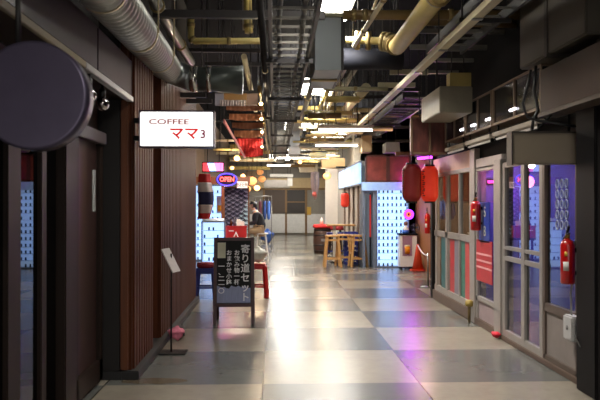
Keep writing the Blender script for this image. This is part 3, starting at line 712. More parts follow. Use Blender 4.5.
# clothes rail
gr = thing('clothes_rail', 'metal clothes rail behind the seated person', 'rail', (-.55, 22.4, 0))
m = MB(); m.tube([(-1.2, 22.4, 1.75), (-.1, 22.4, 1.75)], .015, 8); m.build('top_bar', steel, gr)
for x in (-1.19, -.11):
    m = MB(); m.tube([(x, 22.4, .03), (x, 22.4, 1.75)], .015, 8); m.build('upright', steel, gr)
    m = MB(); m.bar((x, 22.1, .015), (x, 22.7, .015), .04, .03); m.build('foot', steel, gr)
for x, cc, lb in ((-.62, (40, 52, 96), 'navy jacket hanging leftmost on the clothes rail'), (-.47, (96, 48, 60), 'maroon jacket hanging on the clothes rail'), (-.33, (46, 74, 140), 'mid blue jacket hanging on the clothes rail'), (-.2, (70, 110, 190), 'bright blue jacket hanging at the right end of the clothes rail')):
    h = thing('hanging_jacket', lb, 'jacket', (x, 22.4, .85), 'jackets on the clothes rail')
    m = skin('j', [(x, 22.4, 1.6, (.05, .1)), (x, 22.4, 1.35, (.06, .17)), (x, 22.4, .98, (.06, .19)), (x, 22.2, 1.52, .05), (x, 22.12, 1.1, .045), (x, 22.6, 1.52, .05), (x, 22.68, 1.1, .045)], [(0, 1), (1, 2), (0, 3), (3, 4), (0, 5), (5, 6)], 0, 2)
    m.build('garment', M('cloth_%d' % int(cc[0]), cc, .85, var=.2), h)
    m = MB(); m.tube([(x, 22.2, 1.58), (x, 22.4, 1.66), (x, 22.6, 1.58)], .008, 6); m.tube([(x, 22.4, 1.66), (x, 22.4, 1.735), (x, 22.425, 1.77), (x, 22.4, 1.785)], .005, 6); m.build('hanger', steel, h)
q = at(267, 241, 27); crumple((q.x, 27, .24), .25, (1.05, .9, .95), 12, M('blue_bag', (50, 90, 170), .35, var=.3), 'plastic_sack', label='blue plastic sack on the floor beyond the seated person', category='sack')

# ================================================================ right, near
def extinguisher(label, x, y, z0, r, h, big=True, wall=.06):
    t = thing('fire_extinguisher', label, 'extinguisher', (x, y, z0))
    hb = h * .78
    m = MB(); m.lathe([(0, 0), (r * .85, 0), (r, .012), (r, hb * .86), (r * .8, hb * .95), (r * .35, hb), (0, hb)], (x, y, z0), 24); m.build('cylinder_body', redpaint, t)
    m = MB(); m.lathe([(r * .3, hb - .005), (r * .34, hb + .03), (r * .22, hb + .05), (0, hb + .05)], (x, y, z0), 12); vv = m.build('valve', M('brass', (150, 120, 60), .35, .8), t)
    m = MB(); m.bar((x - .01, y - r * .2, z0 + hb + .045), (x - .02, y - r * 1.3, z0 + h), .02, .012); m.bar((x - .01, y - r * .2, z0 + hb + .04), (x - .02, y - r * 1.4, z0 + hb + .05), .02, .01); m.build('handle', black, vv)
    m = MB(); m.tube([(x, y + r * .2, z0 + hb + .02), (x, y + r * 1.1, z0 + hb + .01), (x - .005, y + r * 1.25, z0 + hb * .8), (x - .005, y + r * 1.15, z0 + hb * .35)], .009, 8); m.build('hose', black, t)
    def patch(za, zb, a0, a1, mat, nm):
        m = MB(); m.cloth(lambda u, v: (x + (r + .001) * math.cos(a0 + (a1 - a0) * u), y + (r + .001) * math.sin(a0 + (a1 - a0) * u), z0 + za + (zb - za) * v), 10, 2, -.002); m.build(nm, mat, t)
    patch(hb * .3, hb * .5, PI * 1.18, PI * 1.42, M('label_white', (206, 200, 190), .6), 'white_label'); patch(hb * .62, hb * .72, PI * 1.24, PI * 1.36, M('label_yellow', (206, 170, 60), .6), 'yellow_label')
    m = MB(); m.box(x + r * .7, x + wall, y - .02, y + .02, z0 + hb * .7, z0 + hb * .8); m.box(x + r * .7, x + wall, y - .02, y + .02, z0 + hb * .2, z0 + hb * .28); m.build('wall_bracket', dull, t)
    return t
extinguisher('red fire extinguisher hanging by the nearest shop window on the right', 2.44, 5.76, .835, .058, .48, wall=.1)
extinguisher('red fire extinguisher hanging between the blue poster window and the panel doors', 2.43, 8.4, 1.18, .062, .46, wall=.11)
extinguisher('small red fire extinguisher on the pine wall behind the lanterns', 3.25, 14.85, .87, .06, .55, wall=.11)
# white box with cable
wb = thing('switch_box', 'white switch box on the window rail below the near extinguisher', 'box', (2.48, 5.85, .36))
m = MB(); m.box(2.44, 2.53, 5.68, 5.86, .36, .57); m.build('box_body', M('offwhite', (176, 174, 172), .5), wb, .012)
m = MB(); m.tube([(2.48, 5.78, .57), (2.47, 5.77, .75), (2.49, 5.76, .95), (2.5, 5.75, 1.2)], .008, 8); m.build('cable', M('offwhite', 0), wb)
m = MB(); m.lathe([(0, -.004), (.02, -.004), (.02, .004), (0, .004)], (2.438, 5.77, .47), 14, 'x'); m.build('dial', M('dialgrey', (120, 118, 116), .5), wb)
m = MB(); m.tube([(2.46, 5.68, .5), (2.43, 5.6, .43), (2.43, 5.5, .36)], .005, 6); m.build('lead', M('cable_lead', (90, 88, 84)), wb)
# valve pipe
vp = thing('standpipe', 'short brass standpipe at the foot of the post by the blue poster window', 'pipe', (2.46, 8.8, 0))
m = MB(); m.tube([(2.46, 8.8, 0), (2.46, 8.8, .22)], .02, 10); m.build('pipe', M('oldbrass', (120, 100, 62), .45, .6), vp)
m = MB(); m.lathe([(.03, .2), (.05, .21), (.05, .27), (.02, .285)], (2.46, 8.8, 0), 14); m.build('valve_head', M('valve_yellow', (156, 132, 64), .5), vp)
# posters in C
a0 = ry(500) + .06
m = MB(); m.box(2.505, 2.513, 8.1, 8.5, 1.04, 1.52); po = m.build('blue_poster', M('poster_blue', (30, 54, 140), .5), label='blue hanging poster with two pale letters in the narrow shop window', category='poster')
m = MB(); m.text('S', (2.503, 8.28, 1.4), .17, xa=(0, -1, 0), ext=.001); m.text('B', (2.503, 8.28, 1.17), .17, xa=(0, -1, 0), ext=.001); m.build('lettering', M('pale_yellow', (206, 200, 160), .6), po)
m = MB(); m.box(2.505, 2.513, 8.01, 8.63, .56, 1.06); po = m.build('red_poster', M('poster_red', (172, 40, 46), .5), label='red striped poster low in the narrow shop window', category='poster')
m = MB()
for z in (.72, .8, .88): m.box(2.502, 2.506, 8.01, 8.63, z, z + .022)
m.build('stripes', M('poster_pink', (214, 150, 150), .6), po)
# goods inside the near shop
q = (2.95, 6.35, 0)
yb = thing('yellow_crate', 'yellow notice board leaning inside the near right shop window', 'board', (2.85, 6.2, 0))
m = MB(); m.rbox((2.85, 6.2, .6), (.03, .34, .7), (0, -.12, 0)); m.build('board', M('dim_yellow', (196, 166, 60), .6), yb); m = MB(); m.box(2.8, 2.96, 6.05, 6.35, .0, .26); m.build('foot', black, yb)
yb.name = 'notice_board'
m = MB(); m.lathe([(0, 0), (.05, 0), (.055, .2), (.02, .26), (.02, .32), (0, .32)], (2.78, 6.5, .0), 14); m.build('clear_bottle', M('pale_bottle', (170, 186, 190), .2), label='pale bottle on the floor inside the near right shop window', category='bottle')
crumple((2.46, 7.72, .04), .04, (1.1, 1.6, .8), 60, M('red_rag', (196, 30, 50), .7), 'red_rag', label='small red rag on the sill at the foot of the glass double doors', category='rag')
# pink tube added for the glow in the shop, warm lamp in the panelled one
m = MB(); m.tube([(2.68, 8.72, 1.78), (2.98, 8.72, 1.78)], .018, 10); m.build('added_pink_tube', M('pink_neon', (255, 70, 190), .4, emit=14, ecol=(255, 50, 170)), label='added glowing pink tube light inside the near right shop', category='light')  # tube added to make the pink glow behind the pane
m = MB(); m.box(2.66, 3.0, 8.745, 8.81, 1.74, 1.82); m.build('tube_housing', dull, label='dark housing behind the added pink tube inside the near right shop', category='housing')
pl = thing('pendant_lamp', 'small warm globe lamp glowing behind the panelled shop doors', 'lamp', (3.3, 10.1, 1.6))
m = MB(); m.ball((3.3, 10.1, 1.66), .06); m.build('globe', M('warm_bulb', (255, 190, 120), .4, emit=18, ecol=(255, 170, 90)), pl)
m = MB(); m.tube([(3.3, 10.1, 1.72), (3.3, 10.1, 2.3)], .006, 6); m.build('cord', black, pl)
cu = thing('door_curtain', 'dark maroon curtain hanging inside the panelled shop', 'curtain', (3.0, 9.5, .2))
m = MB(); m.cloth(lambda u, v: (3.0 + .03 * math.sin(u * 40), 9.15 + .55 * u, 1.95 - 1.7 * v), 40, 4, .006); m.build('fabric', M('curtain_maroon', (86, 34, 50), .9), cu)
m = MB(); m.tube([(3.0, 9.0, 1.97), (3.0, 9.85, 1.97)], .012, 8); m.tube([(3.0, 9.02, 1.97), (3.0, 9.02, 2.3)], .006, 6); m.build('curtain_rod', steel, cu)
# projecting blank sign
a, b = at(513, 164, 5.75), at(586, 133, 5.75)
ps = thing('projecting_sign', 'unlit beige box sign projecting over the glass double doors', 'sign', ((a.x + b.x) / 2, 5.8, a.z))
m = MB(); m.box(a.x, b.x, 5.75, 5.87, a.z, b.z); m.build('sign_box', M('sign_beige', (150, 136, 116), .55, var=.06), ps, .01)
m = MB(); m.box(a.x - .012, a.x, 5.745, 5.875, a.z - .01, b.z + .01); m.box(a.x, b.x, 5.745, 5.875, b.z, b.z + .012); m.build('edge_trim', M('trim_dark', (70, 62, 56), .5, .3), ps)
m = MB(); m.tube([(b.x - .12, 5.81, b.z), (b.x - .12, 5.81, 2.33)], .012, 8); m.tube([(a.x + .2, 5.81, b.z), (a.x + .45, 5.81, 2.36)], .01, 8); m.build('bracket', dull, ps)
# brown beam, mirrored sign boxes, rails, light battens
bf = thing('brown_fascia', 'big dark brown metal beam above the near right corner', 'beam', (2.35, 5.5, 2.25))
m = MB(); m.box(2.3, 2.455, 4.2, 6.0, 2.28, 2.66); m.build('beam_panel', M('beam_brown', (54, 31, 22), .5, 0, var=.35, scale=3), bf, .01); _M['beam_brown'].node_tree.nodes['Principled BSDF'].inputs['Specular IOR Level'].default_value = .25
m = MB(); m.box(2.28, 2.455, 4.2, 6.0, 2.25, 2.28); m.build('lower_flange', M('beam_edge', (84, 72, 64), .5), bf)
msg = M('mirror_dark', (60, 62, 72), .12, .75, var=.3, scale=6)
for i, (ya_, yb_, lb) in enumerate(((6.2, 7.6, 'nearest'), (7.64, 8.7, 'middle'), (8.74, 9.76, 'farthest'))):
    t = thing('glazed_sign_box', lb + ' of three dark glazed sign boxes above the right shopfronts', 'sign', (2.42, (ya_ + yb_) / 2, 2.36), 'glazed sign boxes over the right shops')
    m = MB(); m.box(2.4, 2.56, ya_, yb_, 2.38, 2.74); m.build('box_body', msg, t, .008)
    m = MB(); m.box(2.385, 2.571, ya_, yb_, 2.355, 2.38); m.box(2.385, 2.571, ya_, yb_, 2.74, 2.76)
    for y in (ya_, yb_ - .03, (ya_ + yb_) / 2): m.box(2.385, 2.4, y, y + .03, 2.38, 2.74)
    m.build('frame', M('sign_rail', (132, 110, 92), .45, .3), t)
    yc = (6.95, 7.75, 8.75)[i]
    for dy in ((0,), (0, .6), (.1,))[i]: m = MB(); m.tube([(2.385, yc + dy - .07, 2.45), (2.385, yc + dy + .07, 2.45)], .014, 8); m.build('lit_tube', M('tube_lit', (255, 250, 255), .4, emit=5), t)
for i, (a_, b_, x, z, e, lb) in enumerate(((6.3, 7.6, 2.42, 2.2, 0, 'faintly glowing fluorescent batten nearest the projecting sign'), (7.7, 8.7, 2.42, 2.2, 0, 'middle fluorescent batten under the glazed sign boxes'), (8.8, 9.74, 2.42, 2.2, 0, 'far fluorescent batten under the glazed sign boxes'))):
    t = thing('batten_light', lb, 'light', (x, (a_ + b_) / 2, z), 'battens over the right shops')
    m = MB(); m.box(x - .04, x + .04, a_, b_, z + .035, z + .08); m.build('housing', M('batten_white', (196, 184, 168), .5), t, .004)
    m = MB(); m.tube([(x, a_ + .04, z + .01), (x, b_ - .04, z + .01)], .013, 8); m.build('tube', M('tube_faint_glow', (226, 216, 204), .3, emit=.25), t)  # weak emission put into the tube material
    m = MB()
    for y in (a_ + .1, b_ - .1): m.box(x - .008, x + .008, y, y + .02, z + .08, 2.375)
    for y in (a_ + .02, b_ - .04): m.box(x - .015, x + .015, y, y + .02, z - .01, z + .036)
    m.build('holder', dull, t)
m = MB()
for y in (5.95, 6.1): m.box(2.36, 2.4, y, y + .05, 2.3, 2.5)
m.box(2.37, 2.385, 6.0, 6.12, 2.33, 2.5); m.build('yellow_tag', M('tag_yellow', (150, 128, 60), .6), label='small yellow plate beside the black hanging cables', category='plate')
m = MB(); pts = [at(531, 70, 5.9), at(527, 88, 5.9), at(523, 104, 5.9), at(527, 117, 5.85), at(540, 121, 5.8), at(560, 124, 5.75), at(580, 127, 5.7)]; m.tube(pts, .012, 8); m.build('power_cable', black, label='black cable looping down beside the yellow plate', category='cable')
m = MB(); pts = [at(536, 66, 5.9), at(534, 90, 5.88), at(538, 110, 5.86), at(533, 121, 5.84), at(532, 130, 5.84)]; m.tube(pts, .014, 8); m.build('power_cable', black, label='black cable hanging straight behind the looping one', category='cable')
# air conditioning boxes
ac = M('ac_beige', (84, 77, 66), .55, var=.08)
t = thing('ducted_unit', 'large beige ceiling unit in the top right corner', 'unit', (2.7, 5.85, 2.74))
m = MB(); m.box(2.3, 3.1, 5.1, 5.83, 2.76, 3.45); m.build('near_casing', ac, t, .012)
m = MB(); m.box(2.3, 3.1, 5.87, 6.5, 2.76, 3.4); m.build('far_casing', ac, t, .012)
m = MB(); m.box(2.29, 3.11, 5.82, 5.88, 2.745, 3.46); m.build('seam_band', M('seam', (66, 60, 54), .6), t)
m = MB()
for y in (5.3, 6.3): m.tube([(2.5, y, 3.4), (2.5, y, 4.4)], .01, 6); m.tube([(3.0, y, 3.4), (3.0, y, 4.4)], .01, 6)
m.build('hanger_rods', darkmetal, t)
t = thing('ducted_unit', 'smaller beige box unit hanging above the glazed sign boxes', 'unit', (2.2, 8.9, 2.58))
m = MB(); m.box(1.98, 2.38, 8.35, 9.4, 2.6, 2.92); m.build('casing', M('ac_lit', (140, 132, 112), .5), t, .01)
m = MB(); m.box(2.1, 2.36, 8.34, 8.5, 2.92, 3.08); m.build('top_box', M('ac_yellow', (170, 150, 84), .6), t)
m = MB()
for y in (8.6, 9.2): m.tube([(2.0, y, 2.9), (2.0, y, 4.4)], .008, 6); m.tube([(2.34, y, 2.9), (2.34, y, 4.4)], .008, 6)
m.build('hanger_rods', darkmetal, t)

# ================================================================ lanterns and alcove
m = MB(); m.box(1.85, 2.51, 10.66, 10.72, 2.24, 2.3); m.build('lantern_beam', M('stall_wood', 0), label='brown beam carrying the two large red lanterns', category='beam')
lred = M('lantern_red', (112, 18, 20), .6, emit=.03, ecol=(200, 30, 20), var=.12); lred2 = M('lantern_orange', (206, 50, 32), .6, emit=.22, ecol=(255, 60, 30), var=.12)
def lantern(label, c, r, h, mat, chars, group=None, top=2.24):
    t = thing('paper_lantern', label, 'lantern', (c[0], c[1], c[2] - h / 2), group)
    prof = []; n = 26
    for i in range(n + 1):
        z = -h * .46 + h * .92 * i / n; k = abs(z) / (h * .46)
        rr = r * (1 - .4 * max(0, (k - .5) / .5) ** 3.2) * (1 + (.012 if i % 2 else -.012)); prof.append((rr, z))
    m = MB(); m.lathe([(0, prof[0][1])] + prof + [(0, prof[-1][1])], c, 28); m.build('paper_body', mat, t)
    m = MB(); m.lathe([(0, h * .44), (r * .6, h * .44), (r * .62, h * .5), (0, h * .5)], c, 20); m.build('top_ring', black, t)
    m = MB(); m.lathe([(0, -h * .5), (r * .6, -h * .5), (r * .62, -h * .44), (0, -h * .44)], c, 20); m.build('bottom_ring', black, t)
    m = MB(); m.tube([(c[0], c[1], c[2] + h * .5), (c[0], c[1], top)], .006, 6); m.build('cord', black, t)
    if chars:
        m = MB()
        for k in range(4):
            zc = c[2] + h * (.25 - k * .165)
            for dz, w0, w1 in ((.04, -.16, .16), (.0, -.2, .05), (-.035, -.1, .2)):
                a0 = chars
                m.tube([(c[0] + (r * 1.004) * math.cos(a0 + w0 + (w1 - w0) * s / 4), c[1] + (r * 1.004) * math.sin(a0 + w0 + (w1 - w0) * s / 4), zc + dz * h / .62) for s in range(5)], .009, 5)
        m.build('brush_writing', black, t)
    return t
c = at(411.5, 183, 10.7); lantern('darker red paper lantern, left of the two large ones', (c.x, 10.69, c.z), .145, .62, lred, PI * 1.08)
c = at(429.3, 184, 10.7); lantern('brighter orange red paper lantern, right of the two large ones', (c.x, 10.69, c.z), .132, .59, lred2, PI * 1.2)
c = at(345, 200, 19.5); lantern('small red lantern hanging above the bar stools', (c.x, 19.5, c.z), .115, .42, lred2, 0, top=2.5)
m = MB(); m.box(1.7, 2.1, 19.47, 19.53, 2.5, 2.55); m.build('lantern_bracket', black, label='black bracket holding the small red lantern', category='bracket')
m = MB(); a, b = at(418, 158.5, 10.8), at(432, 157, 10.8); m.tube([(a.x, 10.8, a.z), (b.x, 10.8, b.z)], .02, 10); m.build('purple_tube', M('purple_neon', (220, 90, 255), .4, emit=6, ecol=(200, 60, 255)), label='short glowing purple tube above the large red lanterns', category='light')
m = MB(); m.bar((a.x - .04, 10.83, a.z + .035), (b.x + .04, 10.83, b.z + .035), .06, .03); m.build('tube_holder', dull, label='dark holder behind the short purple tube', category='holder')
# mural sign above lanterns
a, b = at(413, 152, 9.86), at(445, 119, 9.86)
t = thing('painted_sign', 'reddish painted sign panel above the large lanterns', 'sign', ((a.x + b.x) / 2, 9.9, a.z))
m = MB(); m.box(a.x, b.x, 9.88, 9.92, a.z, b.z); m.build('painted_panel', M('mural', (92, 46, 38), .5, var=.95, scale=9, wave=(2, 1, .6)), t)
m = MB()
for x in (a.x - .03, b.x, (a.x + b.x) / 2): m.box(x, x + .03, 9.86, 9.94, a.z - .02, b.z + .02)
m.box(a.x - .03, b.x + .03, 9.86, 9.94, a.z - .03, a.z); m.box(a.x - .03, b.x + .03, 9.86, 9.94, b.z, b.z + .03); m.build('frame', M('mural_frame', (112, 84, 62), .5), t)
m = MB()
for x in (a.x + .1, b.x - .1): m.tube([(x, 9.9, b.z), (x, 9.9, 4.4)], .008, 6)
m.build('hanger_rods', darkmetal, t)
# ---- right stall
def dark_red(nm, x0, x1, y, z0, z1, lb):
    t = thing('stall_signboard', lb, 'sign', ((x0 + x1) / 2, y, z0), 'dark red boards over the right stall')
    m = MB(); m.box(x0 + .03, x1 - .03, y, y + .03, z0 + .03, z1 - .03); m.build('painted_panel', M('dark_mural', (132, 54, 50), .45, var=.8, scale=5), t)
    m = MB(); m.box(x0, x0 + .04, y - .02, y + .05, z0, z1); m.box(x1 - .04, x1, y - .02, y + .05, z0, z1); m.box(x0, x1, y - .02, y + .05, z0, z0 + .04); m.box(x0, x1, y - .02, y + .05, z1 - .04, z1); m.build('frame', M('frame_rust', (86, 48, 40), .5), t)
a, b = at(365.5, 182, 16.3), at(388, 155, 16.3); dark_red('a', a.x, b.x, 16.3, a.z, b.z, 'dark red framed board over the stall doorway')
a, b = at(388, 182, 16.3), at(411, 155, 16.3); dark_red('b', a.x, b.x, 16.3, a.z, b.z, 'dark red framed board over the glowing shelf wall')
bluew = M('blue_glow', (170, 205, 245), .5, emit=.75, ecol=(165, 205, 245), var=.3, scale=5)
fs = thing('stall_fascia', 'glowing pale blue fascia sign along the side of the right stall', 'sign', (2.05, 19, 2.0))
for i in range(3):
    y0 = 16.5 + i * 1.75
    m = MB(); m.box(1.98, 2.04, y0, y0 + 1.7, 1.98, 2.48); m.build('glowing_panel', bluew, fs, .01)
m = MB(); m.box(1.97, 2.06, 16.45, 21.75, 2.48, 2.52); m.box(1.97, 2.06, 16.45, 21.75, 1.95, 1.98); m.build('frame', frm, fs)
a, b = at(362, 193, 16.25), at(378, 183, 16.25)
m = MB(); m.box(a.x, 3.2, 16.28, 16.33, a.z + .06, b.z + .02); m.build('stall_header', M('header_glow', (150, 180, 232), .4, emit=.4, ecol=(120, 165, 240), var=.6, scale=5), label='pale blue header strip over the right stall doorway', category='header')
dr = thing('door_5', 'open doorway of the right stall with grey blue jambs', 'door', (2.25, 16.5, 0), kind='structure')
m = MB(); m.box(2.06, 2.12, 16.4, 17.0, 0, 1.75); m.box(2.3, 2.385, 16.38, 16.7, 0, 1.95); m.build('jamb', M('jamb_blue', (104, 118, 136), .45), dr)
m = MB(); m.box(2.06, 2.39, 16.4, 16.7, 1.75, 2.0); m.build('lintel', M('jamb_blue', 0), dr)
m = MB(); m.box(2.1, 3.4, 18.4, 18.5, 0, 2.6); struct('wall_right.006', m, M('stall_dark', (70, 52, 50), .7), 'dark back wall inside the right stall doorway', 'wall')
m = MB(); a, b = at(367.5, 237, 17.2), at(373, 195, 17.2); m.cloth(lambda u, v: (a.x + (b.x - a.x) * u, 17.2 + .02 * math.sin(u * 9), b.z + (a.z - b.z) * v), 8, 6, .006); ob = m.build('red_banner', M('banner_added_glow', (214, 52, 40), .7, emit=.4), label='narrow red banner hanging in the right stall doorway', category='banner')  # emission added to brighten the cloth, which is no lamp
m = MB(); m.tube([(2.1, 17.2, b.z + .01), (2.5, 17.2, b.z + .01)], .01, 6); m.build('banner_rod', steel, label='thin rod carrying the red doorway banner', category='rod')
# beer bin, cone, fan, figure, neon
a, b = at(400, 267, 16.0), at(417, 234, 16.0)
t = thing('drinks_bin', 'white drinks cart with a beer poster in front of the glowing shelf wall', 'cart', ((a.x + b.x) / 2, 16.15, 0))
m = MB(); m.box(a.x, b.x, 16.0, 16.32, .05, .78); m.build('cabinet', white, t, .012)
m = MB(); m.box(a.x - .015, b.x + .015, 15.98, 16.34, .78, .82); m.build('counter_top', dull, t, .005)
m = MB()
for x in (a.x + .05, b.x - .05):
    for y in (16.05, 16.27): m.lathe([(0, -.015), (.03, -.015), (.03, .015), (0, .015)], (x, y, .03), 12, 'x')
m.build('casters', black, t)
p, q = at(402.5, 256, 16.0), at(412, 236, 16.0)
m = MB(); m.box(p.x, q.x, 15.99, 16.0, p.z, q.z); pst = m.build('beer_poster', M('poster_mauve', (150, 110, 130), .6, var=.3), t)
xm = (p.x + q.x) / 2
m = MB(); m.lathe([(0, 0), (.055, 0), (.065, .17), (0, .17)], (xm, 15.985, p.z + .05), 12, squash=.2); m.build('beer_glass', M('amber2', (226, 140, 24), .4), pst)
m = MB(); m.lathe([(0, .17), (.066, .17), (.06, .2), (0, .21)], (xm, 15.985, p.z + .05), 12, squash=.2); m.build('beer_foam', M('foam', (240, 226, 190), .6), pst)
c = at(415, 227.5, 16.15)
fn_ = thing('desk_fan', 'small dark desk fan on the white drinks cart', 'fan', (c.x, 16.18, .82))
m = MB(); m.lathe([(0, 0), (.05, 0), (.045, .015), (.012, .02), (.01, c.z - .82), (0, c.z - .82)], (c.x, 16.2, .82), 16); m.build('stand', black, fn_)
m = MB(); R0 = .1
for r in (R0, R0 * .7, R0 * .4): m.tube([(c.x + r * math.cos(k * PI / 14), 16.14, c.z + r * math.sin(k * PI / 14)) for k in range(29)], .006 if r == R0 else .003, 6, False)
for k in range(12): m.tube([(c.x, 16.135, c.z), (c.x + R0 * math.cos(k * PI / 6), 16.14, c.z + R0 * math.sin(k * PI / 6))], .002, 4)
m.build('guard', M('guard_dark', (44, 44, 60), .4, .4), fn_)
m = MB()
for k in range(3):
    a_ = k * 2 * PI / 3; m.poly([(c.x + .015 * math.cos(a_), 16.16, c.z + .015 * math.sin(a_)), (c.x + .085 * math.cos(a_ - .35), 16.17, c.z + .085 * math.sin(a_ - .35)), (c.x + .085 * math.cos(a_ + .45), 16.15, c.z + .085 * math.sin(a_ + .45))], (0, .004, 0))
m.build('blades', M('blade', (120, 120, 140), .4), fn_)
m = MB(); m.lathe([(0, -.03), (.03, -.03), (.03, .04), (0, .04)], (c.x, 16.18, c.z), 12, 'y'); m.build('motor', black, fn_)
c = at(405.5, 234, 16.15)
fg = thing('figurine', 'small white and blue figurine with brown head on the drinks cart', 'figurine', (c.x, 16.12, .82))
m = MB(); m.lathe([(0, 0), (.075, 0), (.08, .04), (.06, .13), (.026, .185), (0, .185)], (c.x, 16.12, .82), 16); m.build('body', white, fg)
m = MB(); m.lathe([(.077, .0), (.086, .026), (.078, .08), (.068, .08)], (c.x, 16.12, .82), 16); m.build('blue_skirt', M('fig_blue', (40, 90, 180), .5), fg)
m = MB(); m.ball((c.x, 16.12, .82 + .225), .052, (1, 1, 1.1), 14); m.build('head', M('fig_brown', (120, 80, 66), .6), fg)
c = at(409.5, 214.5, 16.2)
ns = thing('neon_badge', 'small round red and purple neon sign above the drinks cart', 'sign', (c.x, 16.3, c.z - .12))
m = MB(); m.lathe([(0, .0), (.12, 0), (.12, .03), (0, .03)], (c.x, 16.3, c.z), 24, 'y'); m.build('backing', M('sign_navy', 0), ns)
m = MB(); m.tube([(c.x + .1 * math.cos(k * PI / 14), 16.29, c.z + .1 * math.sin(k * PI / 14)) for k in range(29)], .018, 8, False); m.build('purple_tube', M('neon_violet', (150, 60, 255), .4, emit=6, ecol=(140, 40, 255)), ns)
m = MB(); m.tube([(c.x + .045 * math.cos(k * PI / 10), 16.285, c.z + .055 * math.sin(k * PI / 10)) for k in range(21)], .016, 8, False); m.build('red_tube', nr, ns)
m = MB(); m.tube([(c.x, 16.31, c.z + .1), (c.x, 16.31, 2.0)], .006, 6); m.build('cord', black, ns)
c = at(416, 179, 16.15)
t = thing('neon_sign', 'second oval neon sign hanging hidden behind the large red lanterns', 'sign', (c.x, 16.2, c.z - .2))
m = MB(); m.lathe([(.0, .02), (.24, .02), (.24, .05), (0, .05)], (c.x, 16.2, c.z), 32, 'y', .66); m.build('back_board', M('sign_navy', 0), t)
m = MB(); m.tube([(c.x + .22 * math.cos(k * PI / 16), 16.2, c.z + .145 * math.sin(k * PI / 16)) for k in range(33)], .026, 8, False); m.build('violet_tube', M('neon_magenta', (210, 60, 255), .4, emit=60, ecol=(205, 40, 255)), t)
m = MB(); m.text('OPEN', (c.x, 16.2, c.z), .17, ext=.012, sx=.85); m.build('open_lettering', nr, t)
m = MB(); m.tube([(c.x, 16.23, c.z + .15), (c.x, 16.23, 2.4)], .006, 6); m.build('cord', black, t)
cn = thing('traffic_cone', 'orange traffic cone beside the white drinks cart', 'cone', (3.2, 15.6, 0))
m = MB(); m.lathe([(.125, .03), (.03, .58), (.02, .6), (0, .6)], (3.2, 15.6, 0), 24); m.build('cone_body', M('cone_orange', (206, 66, 34), .45), cn)
m = MB(); m.box(3.04, 3.36 - .02, 15.44, 15.76, 0, .035); m.build('base', M('cone_orange', 0), cn, .01)
rp = thing('rope_barrier', 'white rope stretched low beside the orange cone', 'rope', (3.1, 14.4, .5))
m = MB(); pts = [(3.2 + (2.75 - 3.2) * t / 10, 15.6 + (12.5 - 15.6) * t / 10, .575 - .06 * math.sin(t / 10 * PI)) for t in range(11)]; m.tube(pts, .014, 8); m.build('rope', white, rp)
m = MB(); m.tube([(2.75, 12.5, 0), (2.75, 12.5, .62)], .02, 8); m.lathe([(0, 0), (.14, 0), (.13, .02), (0, .03)], (2.75, 12.5, 0), 20); m.build('post', steel, rp)
# ---- wooden stools and bar table
def bar_stool(label, c, group):
    x, y, z = c; t = thing('bar_stool', label, 'stool', c, group); H = .76; w = .3
    m = MB(); m.box(x - .17, x + .17, y - .17, y + .17, H - .045, H); m.build('seat', pale, t, .012)
    for sx in (-1, 1):
        for sy in (-1, 1):
            m = MB(); m.bar((x + sx * .125, y + sy * .125, H - .04), (x + sx * .19, y + sy * .19, 0), .045, .045); m.build('leg', pale, t, .004)
    for k, zz in enumerate((.18, .3, .62)):
        s_ = .125 + .065 * (H - zz) / H
        m = MB(); 
        if k != 1: m.box(x - s_, x + s_, y - s_ - .012, y - s_ + .012, zz, zz + .04); m.box(x - s_, x + s_, y + s_ - .012, y + s_ + .012, zz, zz + .04)
        if k != 0: m.box(x - s_ - .012, x - s_ + .012, y - s_, y + s_, zz, zz + .04); m.box(x + s_ - .012, x + s_ + .012, y - s_, y + s_, zz, zz + .04)
        m.build('stretcher', pale, t)
    return t
s1 = bar_stool('pale wooden bar stool nearest the barrel', (1.37, 16.7, 0), 'pale wooden bar stools'); dup(s1, (1.99, 16.75, 0), 'pale wooden bar stool nearest the glowing shelf wall', rz=.08)
s3 = dup(s1, (1.68, 17.15, 0), 'pale wooden bar stool standing behind the front pair', rz=-.1)
bt_ = thing('bar_table', 'narrow high wooden bar table behind the pale stools', 'table', (1.75, 17.9, 0))
m = MB(); m.box(1.32, 2.05, 17.7, 18.1, .94, .98); m.build('table_top', pale, bt_, .008)
for x in (1.52, 1.9):
    m = MB(); m.box(x - .035, x + .035, 17.86, 17.94, 0, .94); m.build('leg', M('leg_white', (196, 190, 176), .5), bt_)
m = MB(); m.box(1.4, 2.0, 17.75, 18.05, 0, .03); m.build('foot_plate', dull, bt_)
for x, y, lb in ((1.5, 18.7, 'blue plastic stool behind the bar table, nearer the barrel'), (1.8, 18.85, 'blue plastic stool behind the bar table, nearer the stall doorway')):
    plastic_stool('plastic_stool', lb, (x, y, 0), .24, .74, bluep, 'blue plastic stools behind the bar table')
def crate(c, lb):
    x, y, z = c; t = thing('plastic_crate', lb, 'crate', c, 'blue crates by the bar table')
    m = MB(); m.box(x - .17, x + .17, y - .14, y + .14, z, z + .02)
    for zz in (.0, .1, .22): m.box(x - .17, x + .17, y - .14, y - .125, z + zz, z + zz + .05); m.box(x - .17, x + .17, y + .125, y + .14, z + zz, z + zz + .05); m.box(x - .17, x - .155, y - .14, y + .14, z + zz, z + zz + .05); m.box(x + .155, x + .17, y - .14, y + .14, z + zz, z + zz + .05)
    m.build('crate_shell', bluep, t)
    m = MB()
    for sx in (-1, 1):
        for sy in (-1, 1): m.box(x + sx * .16 - .012, x + sx * .16 + .012, y + sy * .13 - .012, y + sy * .13 + .012, z, z + .27)
    m.build('corner_posts', bluep, t)
for k in range(3): crate((2.0 - .12, 17.38, .27 * k + .0), 'blue plastic crate stacked behind the stools, ' + ('bottom', 'middle', 'top')[k] + ' of three')
